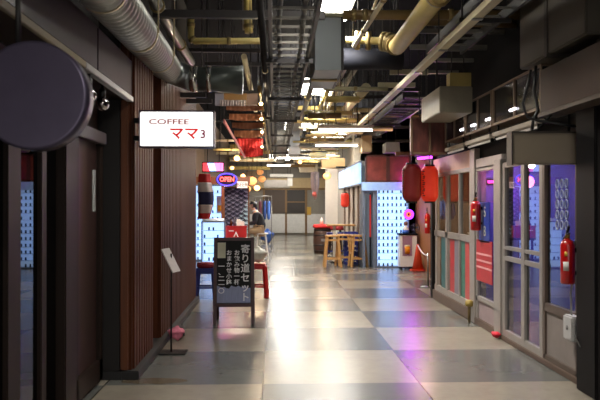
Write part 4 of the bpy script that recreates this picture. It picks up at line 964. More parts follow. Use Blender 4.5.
# barrel with red cushions
c = at(322.5, 253, 21.2); bx = c.x
br = thing('barrel', 'dark wooden barrel standing beside the bar stools', 'barrel', (bx, 21.2, 0))
m = MB(); m.lathe([(0, 0), (.24, 0), (.27, .2), (.285, .4), (.27, .62), (.245, .78), (0, .78)], (bx, 21.2, 0), 28); m.build('staves', M('barrel_wood', (72, 46, 34), .5, var=.4, scale=5, wave=(8, 8, .6)), br)
m = MB()
for z, r in ((.08, .258), (.25, .279), (.55, .279), (.7, .262)): m.lathe([(r, z), (r + .006, z), (r + .006, z + .035), (r, z + .035)], (bx, 21.2, 0), 28)
m.build('hoops', darkmetal, br)
m = MB(); m.box(bx - .06, bx + .08, 20.9, 20.92, .38, .46); m.build('name_plate', M('plate_grey', (120, 116, 112), .6), br)
m = MB(); m.lathe([(0, .78), (.29, .78), (.3, .82), (.27, .88), (0, .885)], (bx, 21.2, 0), 24); m.build('round_cushion', M('cushion_red', (200, 34, 34), .75), label='round red cushion lying on the barrel top', category='cushion')
m = MB(); m.lathe([(0, 0), (.05, 0), (.055, .12), (.02, .17), (.02, .2), (0, .2)], (bx - .03, 21.2, .885), 12); m.build('white_bottle', M('candle', (240, 226, 210), .5), label='small white bottle standing on the red barrel cushion', category='bottle')
t = thing('side_stool', 'stool with red cushioned seat beside the barrel', 'stool', (bx + .42, 21.0, 0))
m = MB(); m.lathe([(0, .72), (.2, .72), (.21, .76), (.19, .86), (0, .87)], (bx + .42, 21.0, 0), 24); m.build('seat', M('cushion_dark', (140, 30, 36), .75), t)
for k in range(4):
    a_ = PI / 4 + k * PI / 2; m = MB(); m.bar((bx + .42 + .14 * math.cos(a_), 21 + .14 * math.sin(a_), .73), (bx + .42 + .19 * math.cos(a_), 21 + .19 * math.sin(a_), 0), .035, .035); m.build('leg', wood2, t)
# hanging umbrella
a, b = at(315, 201, 18), at(315, 170, 18)
um = thing('hanging_umbrella', 'folded translucent pink and grey umbrella hanging point down', 'umbrella', a)
n = 12
m = MB(); m.cloth(lambda u, v: (a.x + (.02 + .075 * math.sin(min(1, v * 1.1 + .05) * PI * .62)) * (1 + .25 * math.sin(u * 2 * PI * 6)) * math.cos(u * 2 * PI), 18 + (.02 + .075 * math.sin(min(1, v * 1.1 + .05) * PI * .62)) * (1 + .25 * math.sin(u * 2 * PI * 6)) * math.sin(u * 2 * PI), a.z + .05 + (b.z - a.z - .1) * v), 48, 8, .003); m.build('canopy', M('clear_cloth', (176, 160, 164), .25, var=.3, scale=8), um)
m = MB(); m.tube([(a.x, 18, a.z), (a.x, 18, b.z + .02)], .008, 6); m.build('shaft', steel, um)
m = MB(); m.lathe([(0, 0), (.05, .0), (.06, .05), (.03, .12), (0, .12)], (a.x - .02, 17.9, a.z + .12), 12); m.build('pink_tag', M('tag_pink', (220, 110, 100), .6), um)
m = MB(); m.tube([(a.x, 18, b.z + .02), (a.x, 18, 2.9)], .004, 5); m.build('cord', black, um)

# ================================================================ overhead
TOP = 4.4
def rods(m, pts, r=.007):
    for x, y, z in pts: m.tube([(x, y, z), (x, y, TOP)], r, 5)
# cable ladders
def ladder(label, x0, x1, y0, y1, z, step, mat, rmat):
    t = thing('cable_ladder', label, 'rack', ((x0 + x1) / 2, (y0 + y1) / 2, z))
    for x in (x0, x1): m = MB(); m.box(x - .014, x + .014, y0, y1, z - .05, z + .05); m.build('side_rail', mat, t)
    y = y0 + .1
    first = None
    while y < y1:
        if first is None:
            m = MB(); m.box(x0 + .014, x1 - .014, y - .008, y + .008, z - .012, z + .008); first = m.build('rung', rmat, t); fy = y
        else:
            c = first.copy(); COL.objects.link(c); c.parent = t; c.location = (0, y - fy, 0)
        y += step
    m = MB(); k = y0 + .6
    while k < y1:
        rods(m, [(x0 - .02, k, z - .06), (x1 + .02, k, z - .06)]); m.box(x0 - .05, x1 + .05, k - .02, k + .02, z - .09, z - .05); k += 2.4
    m.build('hanger_rods', darkmetal, t)
    return t
ladder('main dark cable ladder running down the middle of the ceiling', -.035, .31, 3.6, 24, 2.92, .27, darkmetal, rack)
ladder('second dark cable ladder high on the right above the shopfronts', 1.8, 2.2, 3.6, 8.2, 3.32, .3, darkmetal, rack)
ladder('third dark cable ladder over the bar stools on the right', 1.85, 2.3, 10, 16, 3.05, .3, darkmetal, rack)
cb_m = M('cable_black', (40, 40, 42), .5); cb_g = M('cable_grey', (110, 106, 98), .5)
for i, (x, mt, lb) in enumerate(((.04, cb_m, 'black cable lying along the left rail of the main ladder'), (.23, cb_g, 'grey cable lying along the right rail of the main ladder'))):
    m = MB(); m.tube([(x + .012 * math.sin(k * 1.7 + i), 3.7 + k * .7, 2.953) for k in range(29)], .02, 6); m.build('cable_run', mt, label=lb, category='cable', group='cables on the main ladder')
# spiral duct
sd = thing('spiral_duct', 'large silver spiral duct bending to the right above the wood wall', 'duct', at(180, 92, 8))
e0 = at(112, 0, 4.6); e1 = at(167, 68, 7.75); e2 = at(193, 79, 8.0); e3 = at(243, 80, 8.0)
d_ = (e1 - e0).normalized(); e00 = e0 - d_ * 2.2; L_ = (e1 - e00).length; n = int(L_ / .018)
pts = []; rr = []
for k in range(n + 1):
    pts.append(e00 + d_ * (L_ * k / n)); rr.append((.158, .15, .136, .13, .136, .15)[k % 6])
m = MB(); m.tube(pts, rr, 26, True); m.build('ribbed_run', M('spiral_zinc', (186, 186, 182), .38, .6, var=.1, scale=5), sd)
m = MB(); pts = []
for k in range(9):
    t_ = k / 8; pts.append((e1 * (1 - t_) ** 2 + (e1 + d_ * .3) * 2 * t_ * (1 - t_) + e2 * t_ ** 2))
m.tube(pts, .138, 26); m.build('elbow', M('elbow_zinc', (142, 146, 146), .32, .8, scale=4), sd)
m = MB(); m.tube([e2 - V((.03, 0, 0)), e2 + V((.06, 0, 0))], .146, 26); q = e2 + V((.16, 0, 0)); m.tube([q, q + V((.05, 0, 0))], .146, 26); m.build('clamp', M('clamp_bright', (210, 206, 198), .2, .9), sd)
m = MB(); m.tube([e2, e2 + V((.2, 0, 0)), e3], [.136, .136, .165], 26); m.build('grey_sleeve', M('sleeve', (86, 92, 88), .4, .45), sd)
m = MB()
for t_ in (.35, .62, .85): p = e00 + d_ * (L_ * t_); m.tube([p - d_ * .02, p + d_ * .02], .158, 26); m.tube([p + V((.16, 0, 0)), V((p.x + .16, p.y, TOP))], .007, 5)
m.build('hanger_band', M('band_pale', (196, 186, 150), .4, .4), sd)
# boxed drop ducts
t = thing('rectangular_duct', 'grey rectangular duct hanging beside the main cable ladder', 'duct', at(328, 70, 8.5))
a, b = at(315, 70, 8.0), at(341, 17, 8.0)
m = MB(); m.box(a.x, b.x, 8.0, 9.3, a.z, b.z); m.build('duct_body', M('duct_grey', (128, 134, 138), .42, .35, scale=3, var=.1), t, .006)
m = MB(); m.box(b.x, b.x + .03, 8.0, 9.3, a.z, b.z); m.build('side_angle', darkmetal, t)
m = MB(); m.box(a.x - .05, b.x + .12, 7.95, 8.06, b.z, b.z + .035); m.build('support_strut', M('strut_cream', (190, 184, 150), .5), t)
m = MB(); m.box(a.x - .01, b.x + .01, 8.6, 8.7, a.z - .012, a.z + .01); m.build('yellow_band', M('tape_yellow', (170, 140, 50), .5), t)
m = MB(); rods(m, [(a.x - .03, 8.0, b.z + .03), (b.x + .1, 8.0, b.z + .03)]); m.build('hanger_rods', darkmetal, t)
t = thing('rectangular_duct', 'smaller pale grey duct farther along the main cable ladder', 'duct', at(295, 154, 17))
a, b = at(289, 154, 17), at(300, 131, 17)
m = MB(); m.box(a.x, b.x, 17, 18, a.z, b.z); m.build('duct_body', M('duct_pale', (176, 180, 184), .45, .2), t, .006)
m = MB(); m.box(a.x - .08, b.x + .08, 16.95, 18.05, b.z, b.z + .06); m.box(a.x - .04, b.x + .04, 16.98, 18.02, b.z + .06, b.z + .45); m.build('flange', M('duct_white', (206, 208, 212), .4), t)
m = MB(); rods(m, [(a.x + .05, 17.3, b.z + .4), (b.x - .05, 17.7, b.z + .4)]); m.build('hanger_rods', darkmetal, t)
m = MB(); a, b = at(343, 59, 9.6), at(402, 59, 9.6); m.tube([a, b], .15, 20); q = m.build('transverse_duct', M('duct_navy', (22, 24, 36), .8), label='dark blue grey round duct crossing to the right of the rectangular duct', category='duct')
m = MB(); rods(m, [(a.x + .1, 9.6, a.z + .14), (b.x - .1, 9.6, a.z + .14)]); m.build('hanger_rods', darkmetal, q)

# pipes across and along
PB = []
def clash(x0, x1, y, z, r):
    return any(x0 < b[3] and x1 > b[0] and y - r < b[4] and y + r > b[1] and z - r < b[5] and z + r > b[2] for b in PB)
def pipe(label, pts, r, mat, cat='pipe', coll=0, hang=True, name='overhead_pipe'):
    pts = [V(p) for p in pts]; o3 = min(pts, key=lambda p: p.z)
    R_m = max(r) if isinstance(r, list) else r
    PB.append([min(p[i] for p in pts) - R_m * 1.3 for i in range(3)] + [max(p[i] for p in pts) + R_m * 1.3 for i in range(3)])
    t = thing(name, label, cat, pts[0])
    m = MB(); m.tube(pts, r, 12); m.build('pipe_run', mat, t)
    if coll:
        m = MB()
        for a, b in zip(pts, pts[1:]):
            L = (b - a).length
            for k in range(1, coll + 1):
                p = a + (b - a) * k / (coll + 1); d = (b - a).normalized(); m.tube([p - d * .025, p + d * .025], (r if not isinstance(r, list) else r[0]) * 1.22, 12)
        m.build('collar', M('collar_metal', (150, 130, 84), .4, .4), t)
    if hang:
        m = MB()
        for a, b in zip(pts, pts[1:]):
            if abs((b - a).normalized().z) > .7: continue
            for k in (.2, .8):
                p = a + (b - a) * k; rods(m, [(p.x, p.y, p.z + (r if not isinstance(r, list) else .06) * .8)], .006)
        if len(m.bm.verts): m.build('hanger_rods', darkmetal, t)
        else: m.bm.free()
    return t
pipe('yellow pipe bent in an L right of the silver spiral duct', [at(191, 12, 9), at(191, 38, 9), at(194, 41, 9), at(264, 41, 9)], .042, yellow, coll=1)
pipe('short yellow pipe dropping from the ceiling left of the main ladder', [at(246, -80, 9.3), at(248, 20, 9.3), at(249, 33, 9.3)], .055, yellow, coll=1)
pipe('white pipe beside the short yellow drop pipe', [at(243, -30, 9.4), at(244, 30, 9.4)], .02, white)
pipe('silver pipe running lengthwise above the spiral duct', [at(147, -14, 6.2), at(166, 22, 7.4), at(191, 62, 9.6)], .06, steel, coll=1)
pipe('fat yellow lagged pipe turning down the right side of the ceiling', [(1.46, 2, 3.38), (1.46, 8.3, 3.38), at(393, 43, 8.6), at(380, 41, 8.7), at(346, 40, 8.8)], [.1, .1, .085, .05, .045], yellow, coll=2)
pipe('thin cream pipe slanting past the rectangular duct', [at(392, -14, 6.8), at(376, 12, 7.4), at(354, 46, 8.6)], .028, cream, coll=1)
pipe('second thin cream pipe slanting near the bright light', [at(380, -10, 7.6), at(366, 30, 8.7)], .018, cream)
pipe('brown yellow pipe crossing from the rectangular duct to the right corner', [at(343, 15, 7.6), at(375, 15, 7.6), at(600, 15, 7.6)], .055, M('brown_pipe', (120, 96, 58), .45), coll=2)
pipe('lower brown pipe crossing under the top right ladder', [at(415, 21, 7.9), at(520, 24, 7.9)], .05, M('brown_pipe', 0))
def strut(label, px0, px1, py, d, w, mat, name='ceiling_strut'):
    a, b = at(px0, py, d), at(px1, py, d); a.y = b.y = d; b.z = a.z
    t = thing(name, label, 'strut', ((a.x + b.x) / 2, d, a.z))
    m = MB(); m.bar(a, b, w * .9, w); m.build('channel', mat, t, .004)
    m = MB(); rods(m, [(a.x + .12 * (b.x - a.x), d, a.z), (b.x - .12 * (b.x - a.x), d, a.z)]); m.build('hanger_rods', darkmetal, t)
    return t
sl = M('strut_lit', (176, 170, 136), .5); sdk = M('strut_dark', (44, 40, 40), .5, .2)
for px0, px1, py, d, w, mt, lb in (
    (153, 325, 14, 6.9, .075, sdk, 'dark strut crossing the ceiling nearest the camera'),
    (160, 268, 50, 9.4, .05, sdk, 'dark strut below the yellow L shaped pipe'),
    (205, 318, 64, 10.1, .05, sdk, 'dark strut just behind the end of the spiral duct'),
    (172, 206, 95, 9.0, .06, sdk, 'dark strut under the spiral duct elbow'),
    (168, 212, 101, 9.6, .06, sdk, 'dark strut above the white sign, lower one'),
    (225, 300, 118, 12.5, .06, sdk, 'black strut crossing the brown fabric valances'),
    (390, 428, 72, 9.7, .07, sl, 'short lit cream strut above the cable channel'),
    (378, 415, 85, 10.6, .07, sl, 'second short lit cream strut beyond the first'),
    (405, 520, 31, 8.3, .05, rack, 'dark rack strut beneath the top right pipe'),
    (410, 510, 47, 9.0, .06, rack, 'dark rack strut right of the fat yellow pipe'),
    (425, 505, 60, 9.6, .05, rack, 'dark rack strut behind the large beige unit'),
    (420, 495, 72, 10.4, .05, rack, 'lower dark rack strut behind the large beige unit'),
    (330, 420, 89, 11.5, .07, sdk, 'black strut behind the rectangular duct'),
    (348, 428, 97, 12.6, .06, sdk, 'black strut above the far yellow pipes'),
    (330, 450, 127, 15.5, .07, sdk, 'long dark strut above the dark red boards'),
    (372, 450, 141, 15.9, .06, sdk, 'dark strut directly above the glowing shelf wall')): strut(lb, px0, px1, py, d, w, mt)
for px0, px1, py, d, r, mt, lb in (
    (294, 345, 108, 15, .05, yellow, 'yellow pipe crossing below the second bright ceiling light'),
    (292, 372, 120, 16.5, .075, yellow, 'thick yellow pipe crossing the middle of the ceiling'),
    (335, 378, 110, 15.4, .05, cream, 'cream pipe crossing right of the second bright light'),
    (336, 380, 116, 15.9, .05, cream, 'cream pipe just below the first cream crossing pipe'),
    (306, 362, 130, 19, .06, yellow, 'yellow pipe crossing behind the smaller pale duct'),
    (304, 352, 140, 21, .06, yellow, 'yellow pipe crossing above the pale lampshade'),
    (230, 276, 160, 21, .05, cream, 'cream pipe crossing left behind the red valances'),
    (228, 270, 168, 23, .06, yellow, 'yellow pipe crossing above the small white sign'),
    (305, 345, 147, 23, .06, cream, 'cream pipe crossing behind the pale lampshade'),
    (240, 290, 152, 24, .06, yellow, 'far yellow pipe crossing under the main ladder'),
    (296, 340, 156, 26, .07, cream, 'far cream pipe crossing near the passage end'),
    (378, 432, 106, 13.5, .045, yellow, 'short yellow pipe above the smaller beige unit'),
    (376, 430, 116, 14, .045, M('brown_pipe', 0), 'short brown pipe above the dark red boards')):
    a, b = at(px0, py, d), at(px1, py, d); b.z = a.z; b.y = a.y; pipe(lb, [a, b], r, mt, coll=1)
# lengthwise channel and pipes on the right
t = thing('cable_channel', 'long pale cable channel running lengthwise on the right of the ceiling', 'channel', (1.7, 13, 3.07))
m = MB(); m.box(1.665, 1.735, 4.2, 19, 3.06, 3.09); m.box(1.66, 1.67, 4.2, 19, 3.06, 3.12); m.box(1.73, 1.74, 4.2, 19, 3.06, 3.12); m.build('channel_run', cream, t)
m = MB()
for k in range(12): m.box(1.655, 1.745, 4.6 + k * 1.2, 4.65 + k * 1.2, 3.05, 3.062)
m.build('joint_plate', steel, t)
m = MB(); rods(m, [(1.7, 4.8 + k * 2.4, 3.1) for k in range(6)]); m.build('hanger_rods', darkmetal, t)
pipe('cream lagged pipe slanting behind the rectangular duct', [at(366, 88, 11.6), at(352, 102, 13.6), at(332, 126, 18)], .085, cream, coll=2)
pipe('cream pipe slanting down left of the lagged slanting pipe', [at(338, 88, 11.8), at(326, 112, 15)], .035, cream)
pipe('pale pipe slanting above the dark red boards', [at(392, 104, 12), at(360, 134, 18)], .05, cream, coll=2)
pipe('pale pipe slanting into the distance beside the main ladder', [at(327, 128, 17), at(308, 150, 24)], .06, cream)
pipe('grey pipe running lengthwise right above the main ladder', [(.62, 9.6, 3.5), (.62, 24, 3.5)], .05, M('grey_pipe', (120, 120, 116), .4, .4), coll=3)
pipe('dark pipe running lengthwise left of the main ladder', [(-.12, 4, 3.1), (-.12, 26, 3.1)], .03, darkmetal, coll=4)
pipe('brass coloured conduit left of the main ladder', [(-.2, 9, 3.0), (-.2, 24, 3.0)], .025, M('oldbrass', 0), coll=6)
pipe('pale conduit high left of the main ladder', [(-.42, 9.5, 3.5), (-.42, 22, 3.5)], .04, cream, coll=3)
rng = random.Random(21)
fixed = [15, 16.5, 15.4, 15.9, 19, 21, 23, 24, 26]
for k in range(46):
    d = 10.6 + k * .34 + rng.uniform(-.1, .1); z = rng.uniform(2.78, 3.45)
    xa = rng.uniform(.42, .9); xb = min(xa + rng.uniform(.5, 1.5), 2.2)
    r_ = rng.choice((.022, .03, .04, .05))
    for q_ in range(40):
        if not clash(xa, xb, d, z, r_ * 1.3): break
        z = rng.uniform(2.78, 3.55)
    mt = (yellow, cream, yellow, sl, M('brown_pipe', 0), steel)[rng.randrange(6)]
    pipe('thin pipe in the tangle of crossing pipes right of the main cable ladder', [(xa, d, z), (xb, d, z)], r_, mt, coll=rng.choice((0, 1, 1)))['group'] = 'crossing pipes right of the main ladder'
for k in range(9):
    d = 16.6 + k * 1.1; z = rng.uniform(2.7, 3.3); xa = rng.uniform(-1.6, -1.1)
    pipe('thin pipe in the tangle of crossing pipes left of the main cable ladder', [(xa, d, z), (xa + rng.uniform(.6, 1.0), d, z)], rng.choice((.03, .04, .05)), rng.choice((yellow, cream, yellow)), coll=1)['group'] = 'crossing pipes left of the main ladder'
for k in range(6):
    x = (.96, 1.03, 1.1, 1.18, 1.26, 1.34)[k]; y = rng.uniform(10.5, 14); z = 3.58 + .035 * k
    pipe('thin lengthwise pipe running into the distance right of the main cable ladder', [(x, y, z), (x, y + rng.uniform(4, 9), z)], rng.choice((.02, .03, .04)), (yellow, cream, white, steel)[rng.randrange(4)], coll=2)['group'] = 'lengthwise pipes right of the main ladder'
# lit white box on left, cardboard panel, fabric valances
t = thing('buff_panel', 'buff coloured panels hanging under the end of the spiral duct', 'panel', at(230, 110, 9.3))
for px0, px1, cc, nm in ((215, 224, (150, 150, 170), 'pale_panel'), (224, 247, (146, 110, 66), 'tan_panel'), (247, 258, (150, 124, 112), 'mauve_panel')):
    a, b = at(px0, 105, 9.9), at(px1, 92, 9.9); m = MB(); m.box(a.x, b.x - .005, 9.9, 9.98, a.z, b.z); m.build('panel', M(nm, cc, .6), t)
m = MB(); a, b = at(220, 106, 9.88), at(246, 100, 9.88); m.cloth(lambda u, v: (a.x + (b.x - a.x) * u, 9.88 + .01 * math.sin(u * 60), a.z + (b.z - a.z) * v), 60, 2, .004); m.build('ruffle', M('ruffle', (170, 160, 160), .8), t)
a, b = at(215, 92, 9.9), at(258, 92, 9.9); m = MB(); m.bar(a, b, .05, .04); rods(m, [(a.x + .1, 9.9, a.z), (b.x - .1, 9.9, a.z)]); m.build('hanger_rail', darkmetal, t)
t_b = M('valance_brown', (168, 112, 80), .8, var=.2); t_r = M('valance_red', (206, 42, 34), .75, var=.15)
for i, (d, pt, pb, l, mt, lb) in enumerate(((10.6, 105, 111, 226, t_b, 'brown fabric valance nearest the buff panels'), (11.4, 113, 121, 229, t_b, 'second brown fabric valance from the buff panels'), (12.4, 122, 129, 232, t_b, 'third brown fabric valance from the buff panels'), (13.4, 130, 138, 234, t_b, 'last brown fabric valance before the red ones'), (14.6, 138, 148, 237, t_r, 'upper red fabric valance at the left of the main ladder'), (15.8, 147, 157, 240, t_r, 'lower red fabric valance at the left of the main ladder'))):
    a, b = at(l, pb, d), at(263, pt, d); v_ = thing('fabric_valance', lb, 'valance', ((a.x + b.x) / 2, d, a.z), 'fabric valances left of the main ladder')
    m = MB(); m.cloth(lambda u, v: (a.x + (b.x - a.x) * u, d + .03 * math.sin(v * 3) + .006 * math.sin(u * 50), b.z - (b.z - a.z) * v * (.82 + .18 * math.sin(u * PI))), 40, 5, .006); m.build('fabric', mt, v_)
    m = MB(); m.tube([(a.x - .03, d, b.z), (b.x + .03, d, b.z)], .014, 6); rods(m, [(a.x + .08, d, b.z), (b.x - .08, d, b.z)], .005); m.build('rod', darkmetal, v_)
a, b = at(224, 121, 10.4), at(245, 157, 15.8); t = thing('striped_ribbon', 'pink and white ribbon strip along the left edge of the valances', 'ribbon', a)
m = MB(); m.bar(a, b, .02, .06); m.build('ribbon', M('ribbon', (206, 110, 110), .7, var=.5, scale=14), t)
m = MB(); rods(m, [tuple(a), tuple(b)], .005); m.build('hanger_rods', darkmetal, t)
# hanging lamps
t = thing('lampshade', 'pale yellow lampshade hanging below the far yellow pipes', 'lamp', at(318, 156, 17.5))
c = at(318, 156, 17.5)
m = MB(); m.lathe([(.23, 0), (.13, .3), (.125, .3), (.222, .004)], c, 24); m.build('shade', M('shade_yellow', (236, 222, 170), .7, emit=.5), t)
m = MB(); m.ball(c + V((0, 0, .12)), .05); m.build('lamp_bulb', M('warm_lamp', (255, 220, 160), .4, emit=12), t)
m = MB(); m.tube([c + V((0, 0, .17)), (c.x, c.y, 4.4)], .006, 6); m.bar(c + V((-.125, 0, .29)), c + V((.125, 0, .29)), .01, .01); m.build('cord', black, t)
def pend(label, c, r, mat, e=0, w=0):
    if w: lamp('bulb_lamp', c - V((0, r * 1.5, 0)), w, (1, .82, .55), .03, kind='POINT')
    t = thing('pendant_lamp', label, 'lamp', (c.x, c.y, c.z - r))
    m = MB(); m.ball(c, r, (1, 1, .85)); m.build('shade', mat, t)
    m = MB(); m.tube([c + V((0, 0, r * .8)), (c.x, c.y, 4.4)], .006, 6); m.build('cord', black, t)
warm = M('warm_shade', (255, 206, 150), .5, emit=5, ecol=(255, 180, 110)); warm2 = M('warm_paper', (240, 170, 110), .6, emit=1.6, ecol=(255, 160, 90))
pend('warm orange paper lamp at the right of the neon open sign', at(252, 181, 21), .15, warm2)
pend('added warm lamp hanging in front of the patterned screen', at(237, 158, 16.2), .07, warm)  # pendant added to brighten the screen
for px, py, d, lb in ((262, 179, 22, 'amber paper lamp right above the seated person'), (247, 189, 20.8, 'low amber paper lamp above the patterned screen'), (260, 172, 23.5, 'small amber paper lamp under the far yellow pipes')): pend(lb, at(px, py, d), .12, M('amber_paper', (206, 140, 84), .7, emit=.6, ecol=(255, 170, 100)))
pend('small bright warm lamp at the right of the orange paper lamp', at(257, 188, 20.4), .09, warm)
pend('small bright warm lamp above the small white sign', at(243, 176, 20.8), .07, warm)
pend('small warm lamp above the neon open sign', at(232, 168, 20.2), .06, warm)
pend('warm orange lamp right of the hanging umbrella', at(327, 176, 22.5), .13, warm2)
pend('small pale lamp near the lampshade', at(300, 162, 22), .07, warm)
for px, py, d, lb in ((261, 104, 9.5, 'small bare bulb beside the mauve end of the buff panels'), (261.5, 119, 10.9, 'small bare bulb beside the nearer brown valances'), (262, 132, 12.9, 'small bare bulb beside the last brown valance'), (262, 147, 14.2, 'small bare bulb beside the upper red valance')): pend(lb, at(px, py, d), .028, M('bare_bulb', (255, 226, 150), .4, emit=6, ecol=(255, 220, 140)), w=10)
# white far duct with drop
t = thing('white_duct', 'white rail with a short drop near the far end of the ceiling', 'duct', at(285, 180, 29))
m = MB(); a, b = at(270, 177, 29), at(293, 177, 29); m.box(a.x, b.x, 28.9, 29.3, a.z, a.z + .12); q = at(290, 186, 29); m.box(q.x - .1, q.x + .1, 29, 29.2, q.z, a.z); m.build('duct_body', white, t, .01)
m = MB(); rods(m, [(a.x + .1, 29.1, a.z + .1), (b.x - .1, 29.1, a.z + .1)]); m.build('hanger_rods', darkmetal, t)
t = thing('grey_duct', 'long grey duct hanging across in front of the far windows', 'duct', at(275, 188, 31))
m = MB(); a, b = at(264, 188, 31), at(290, 180, 31); m.box(a.x, b.x, 31, 31.5, a.z, b.z); m.build('duct_body', M('duct_far', (150, 142, 134), .5), t, .01)
m = MB(); rods(m, [(a.x + .1, 31.2, b.z), (b.x - .1, 31.2, b.z)]); m.build('hanger_rods', darkmetal, t)
# cross clutter beyond: brown boxes right above the red boards
for px0, px1, py0, py1, d, cc, lb in ((362, 372, 152, 135, 15.2, (150, 128, 96), 'tan box unit above the dark red boards'), (386, 400, 152, 142, 15.3, (120, 122, 130), 'grey tilted box above the glowing shelf wall'), (322, 345, 168, 158, 21, (160, 130, 90), 'tan wooden box over the far right side of the passage'), (300, 318, 172, 164, 24, (190, 180, 160), 'pale box hanging in the far middle of the ceiling'), (246, 262, 178, 171, 25, (120, 96, 70), 'brown box hanging in the far left of the ceiling')):
    a, b = at(px0, py0, d), at(px1, py1, d); t = thing('ceiling_box', lb, 'box', ((a.x + b.x) / 2, d + .25, a.z)); m = MB(); m.box(a.x, b.x, d, d + .5, a.z, b.z); m.build('casing', M('box_%d_%d' % (px0, py0), cc, .55), t, .015)
    m = MB(); rods(m, [(a.x + .05, d + .25, b.z), (b.x - .05, d + .25, b.z)]); m.build('hanger_rods', darkmetal, t)
# ceiling lights
dif = M('light_diffuser', (255, 252, 244), .5, emit=16, ecol=(255, 250, 238), var=.01)
CL = [(.4, -3.5, 3.6, .2, 'added ceiling light behind the viewpoint, farther one'), (.5, .2, 3.6, .2, 'added ceiling light behind the viewpoint, nearer one'), (.5, 5.7, 3.95, .4, 'added out of frame ceiling light closest to the camera'), (.76, 8.75, 3.95, .9, 'bright ceiling light above the rectangular duct'), (.76, 13.6, 3.72, 1.1, 'bright ceiling light beyond the rectangular duct'), (.74, 20, 3.7, .3, 'bright ceiling light beyond the smaller pale duct'), (1.6, 21, 3.5, .35, 'bright ceiling light over the small red lantern'), (.6, 26.5, 3.5, .35, 'bright ceiling light near the passage end'), (.2, 31, 3.5, .45, 'bright ceiling light before the far windows')]  # lights behind the viewpoint and nearest the camera are added as unseen fill
for x, y, z, k, lb in CL:
    hw, hl = (.19, .58) if y < 10 else (.25, .6) if y < 15 else (.45, .9)
    t = thing('ceiling_light', lb, 'light', (x, y, z), 'bright ceiling lights')
    m = MB(); m.box(x - hw - .03, x + hw + .03, y - hl - .04, y + hl + .04, z + .02, z + .1); m.build('housing', white, t, .006)
    m = MB(); rods(m, [(x, y - .4, z + .1), (x, y + .4, z + .1)]); m.build('hanger_rods', darkmetal, t)
    m = MB(); m.box(x - hw, x + hw, y - hl, y + hl, z, z + .019); m.build('diffuser', dif, t)
    m = MB(); m.box(x - hw, x + hw, y - hl, y + hl, z + .101, z + .12); m.build('added_uplight', dif, t)  # glowing top face added to light the overhead pipes
    lamp('ceiling_lamp', (x, y, z - .01), 190 * k, (1, .965, .91), hw * 2, size_y=hl * 2, spread=1.75 if 4 < y < 9 else None)
    lamp('ceiling_lamp', (x, y, z + .13), 80 * k, (1, .9, .7), hw * 2, rot=(PI, 0, 0), size_y=hl * 2)  # upward lamp added to brighten the ceiling clutter
for x, y, z, w_, lb in ((1.2, 11.9, 2.74, 30, 'added white fluorescent batten hanging crosswise above the open floor, nearest one'), (1.35, 15.3, 2.76, 40, 'added white fluorescent batten hanging crosswise before the pale lampshade'), (.5, 19.2, 2.74, 55, 'added white fluorescent batten hanging crosswise beyond the pale lampshade'), (.2, 24, 2.8, 50, 'added white fluorescent batten hanging crosswise near the passage end')):
    t = thing('batten_light', lb, 'light', (x, y, z), 'added battens hanging across the passage')  # battens added below the pipes to light the far floor
    m = MB(); m.box(x - .48, x + .48, y - .05, y + .05, z + .05, z + .1); m.build('housing', M('batten_white', 0), t, .004)
    m = MB(); m.tube([(x - .46, y, z + .02), (x + .46, y, z + .02)], .016, 8); m.build('tube', M('tube_bright', (255, 252, 244), .4, emit=14), t)
    m = MB(); m.box(x - .48, x - .46, y - .02, y + .02, z, z + .06); m.box(x + .46, x + .48, y - .02, y + .02, z, z + .06); m.build('holder', dull, t)
    m = MB(); rods(m, [(x - .4, y, z + .1), (x + .4, y, z + .1)], .005); m.build('hanger_rods', darkmetal, t)
    lamp('batten_fill_lamp', (x, y, z - .005), w_, (1, .96, .9), .9, size_y=.12)
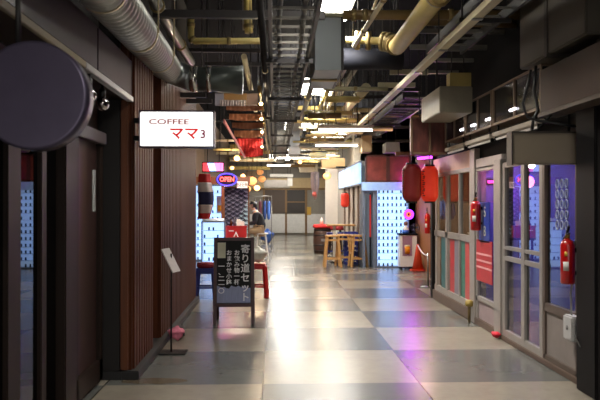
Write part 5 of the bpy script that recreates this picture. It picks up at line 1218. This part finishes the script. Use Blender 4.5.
# lamps of the glowing signs and rooms, with added fill lamps
lamp('purple_lamp', (2.25, 10.9, 2.2), 2, (.75, .2, 1), .04, kind='POINT')
lamp('pink_fill_lamp', (2.85, 8.5, 1.78), 16, (1, .2, .7), .05, kind='POINT')  # light of the added pink tube
lamp('room_fill_lamp', (3.3, 7.9, 2.27), 34, (.4, .48, 1), .5, size_y=.6)  # unseen blue lamp added to tint the shop walls
lamp('warm_room_lamp', (3.3, 10.1, 1.5), 40, (1, .65, .35), .07, kind='POINT')
lamp('open_lamp', (-1.2, 17.2, 2.05), 10, (1, .25, .45), .15, kind='POINT')
lamp('screen_fill_lamp', (-.88, 16.1, 2.4), 80, (1, .8, .6), .07, kind='POINT')  # added fill for the patterned screen
lamp('stall_lamp', (-.5, 20, 2.2), 40, (1, .72, .45), .15, kind='POINT')
lamp('stall_lamp', (1.5, 22, 2.3), 30, (1, .75, .5), .15, kind='POINT')
lamp('alcove_fill_lamp', (2.9, 13.4, 2.3), 34, (1, .7, .45), .1, kind='POINT')  # unseen lamp added to brighten the pine wall

m = MB(); m.box(-4.5, -1.5, -6.2, -6, 0, 4.4); m.box(2.4, 6.5, -6.2, -6, 0, 4.4); m.box(-1.5, 2.4, -6.2, -6, 2.7, 4.4); struct('wall_entrance_added', m, hdr, 'added dark wall around an unseen entrance opening that lets fill light in', 'wall')  # unseen end wall, its opening shaped to admit world light as fill
m = MB(); m.box(6.3, 6.5, -6, 34, 0, 4.4); m.box(2.9, 6.3, 5.0, 5.1, 0, 4.4); struct('wall_light_seal', m, hdr, 'added unseen outer wall behind the right shops, keeping world light out', 'wall')  # unseen wall added to block light leaks
pt = lamp('entrance_portal', (.45, -6, 1.35), 1, (1, 1, 1), 3.9, rot=(PI / 2, 0, 0), size_y=2.7); pt.data.cycles.is_portal = True
# ================================================================ world, camera
w = bpy.data.worlds.new('dim_hall'); S.world = w; w.use_nodes = True
w.node_tree.nodes['Background'].inputs[0].default_value = (1, .96, .93, 1); w.node_tree.nodes['Background'].inputs[1].default_value = 2.4
cd = bpy.data.cameras.new('camera'); cd.sensor_width = 36; cd.lens = F / 600 * 36; cd.clip_end = 100
cd.dof.use_dof = True; cd.dof.focus_distance = 9.2; cd.dof.aperture_fstop = 3.4
co = bpy.data.objects.new('camera', cd); COL.objects.link(co); co.location = CAM; co.rotation_euler = (PI / 2 + PIT, 0, -YAW)
S.camera = co
S.view_settings.view_transform = 'Standard'; S.view_settings.look = 'None'; S.view_settings.exposure = 0.0; S.view_settings.gamma = 1
S.cycles.max_bounces = 8; S.cycles.transparent_max_bounces = 12; S.cycles.sample_clamp_indirect = 6; S.cycles.caustics_reflective = False
S.cycles.use_denoising = True
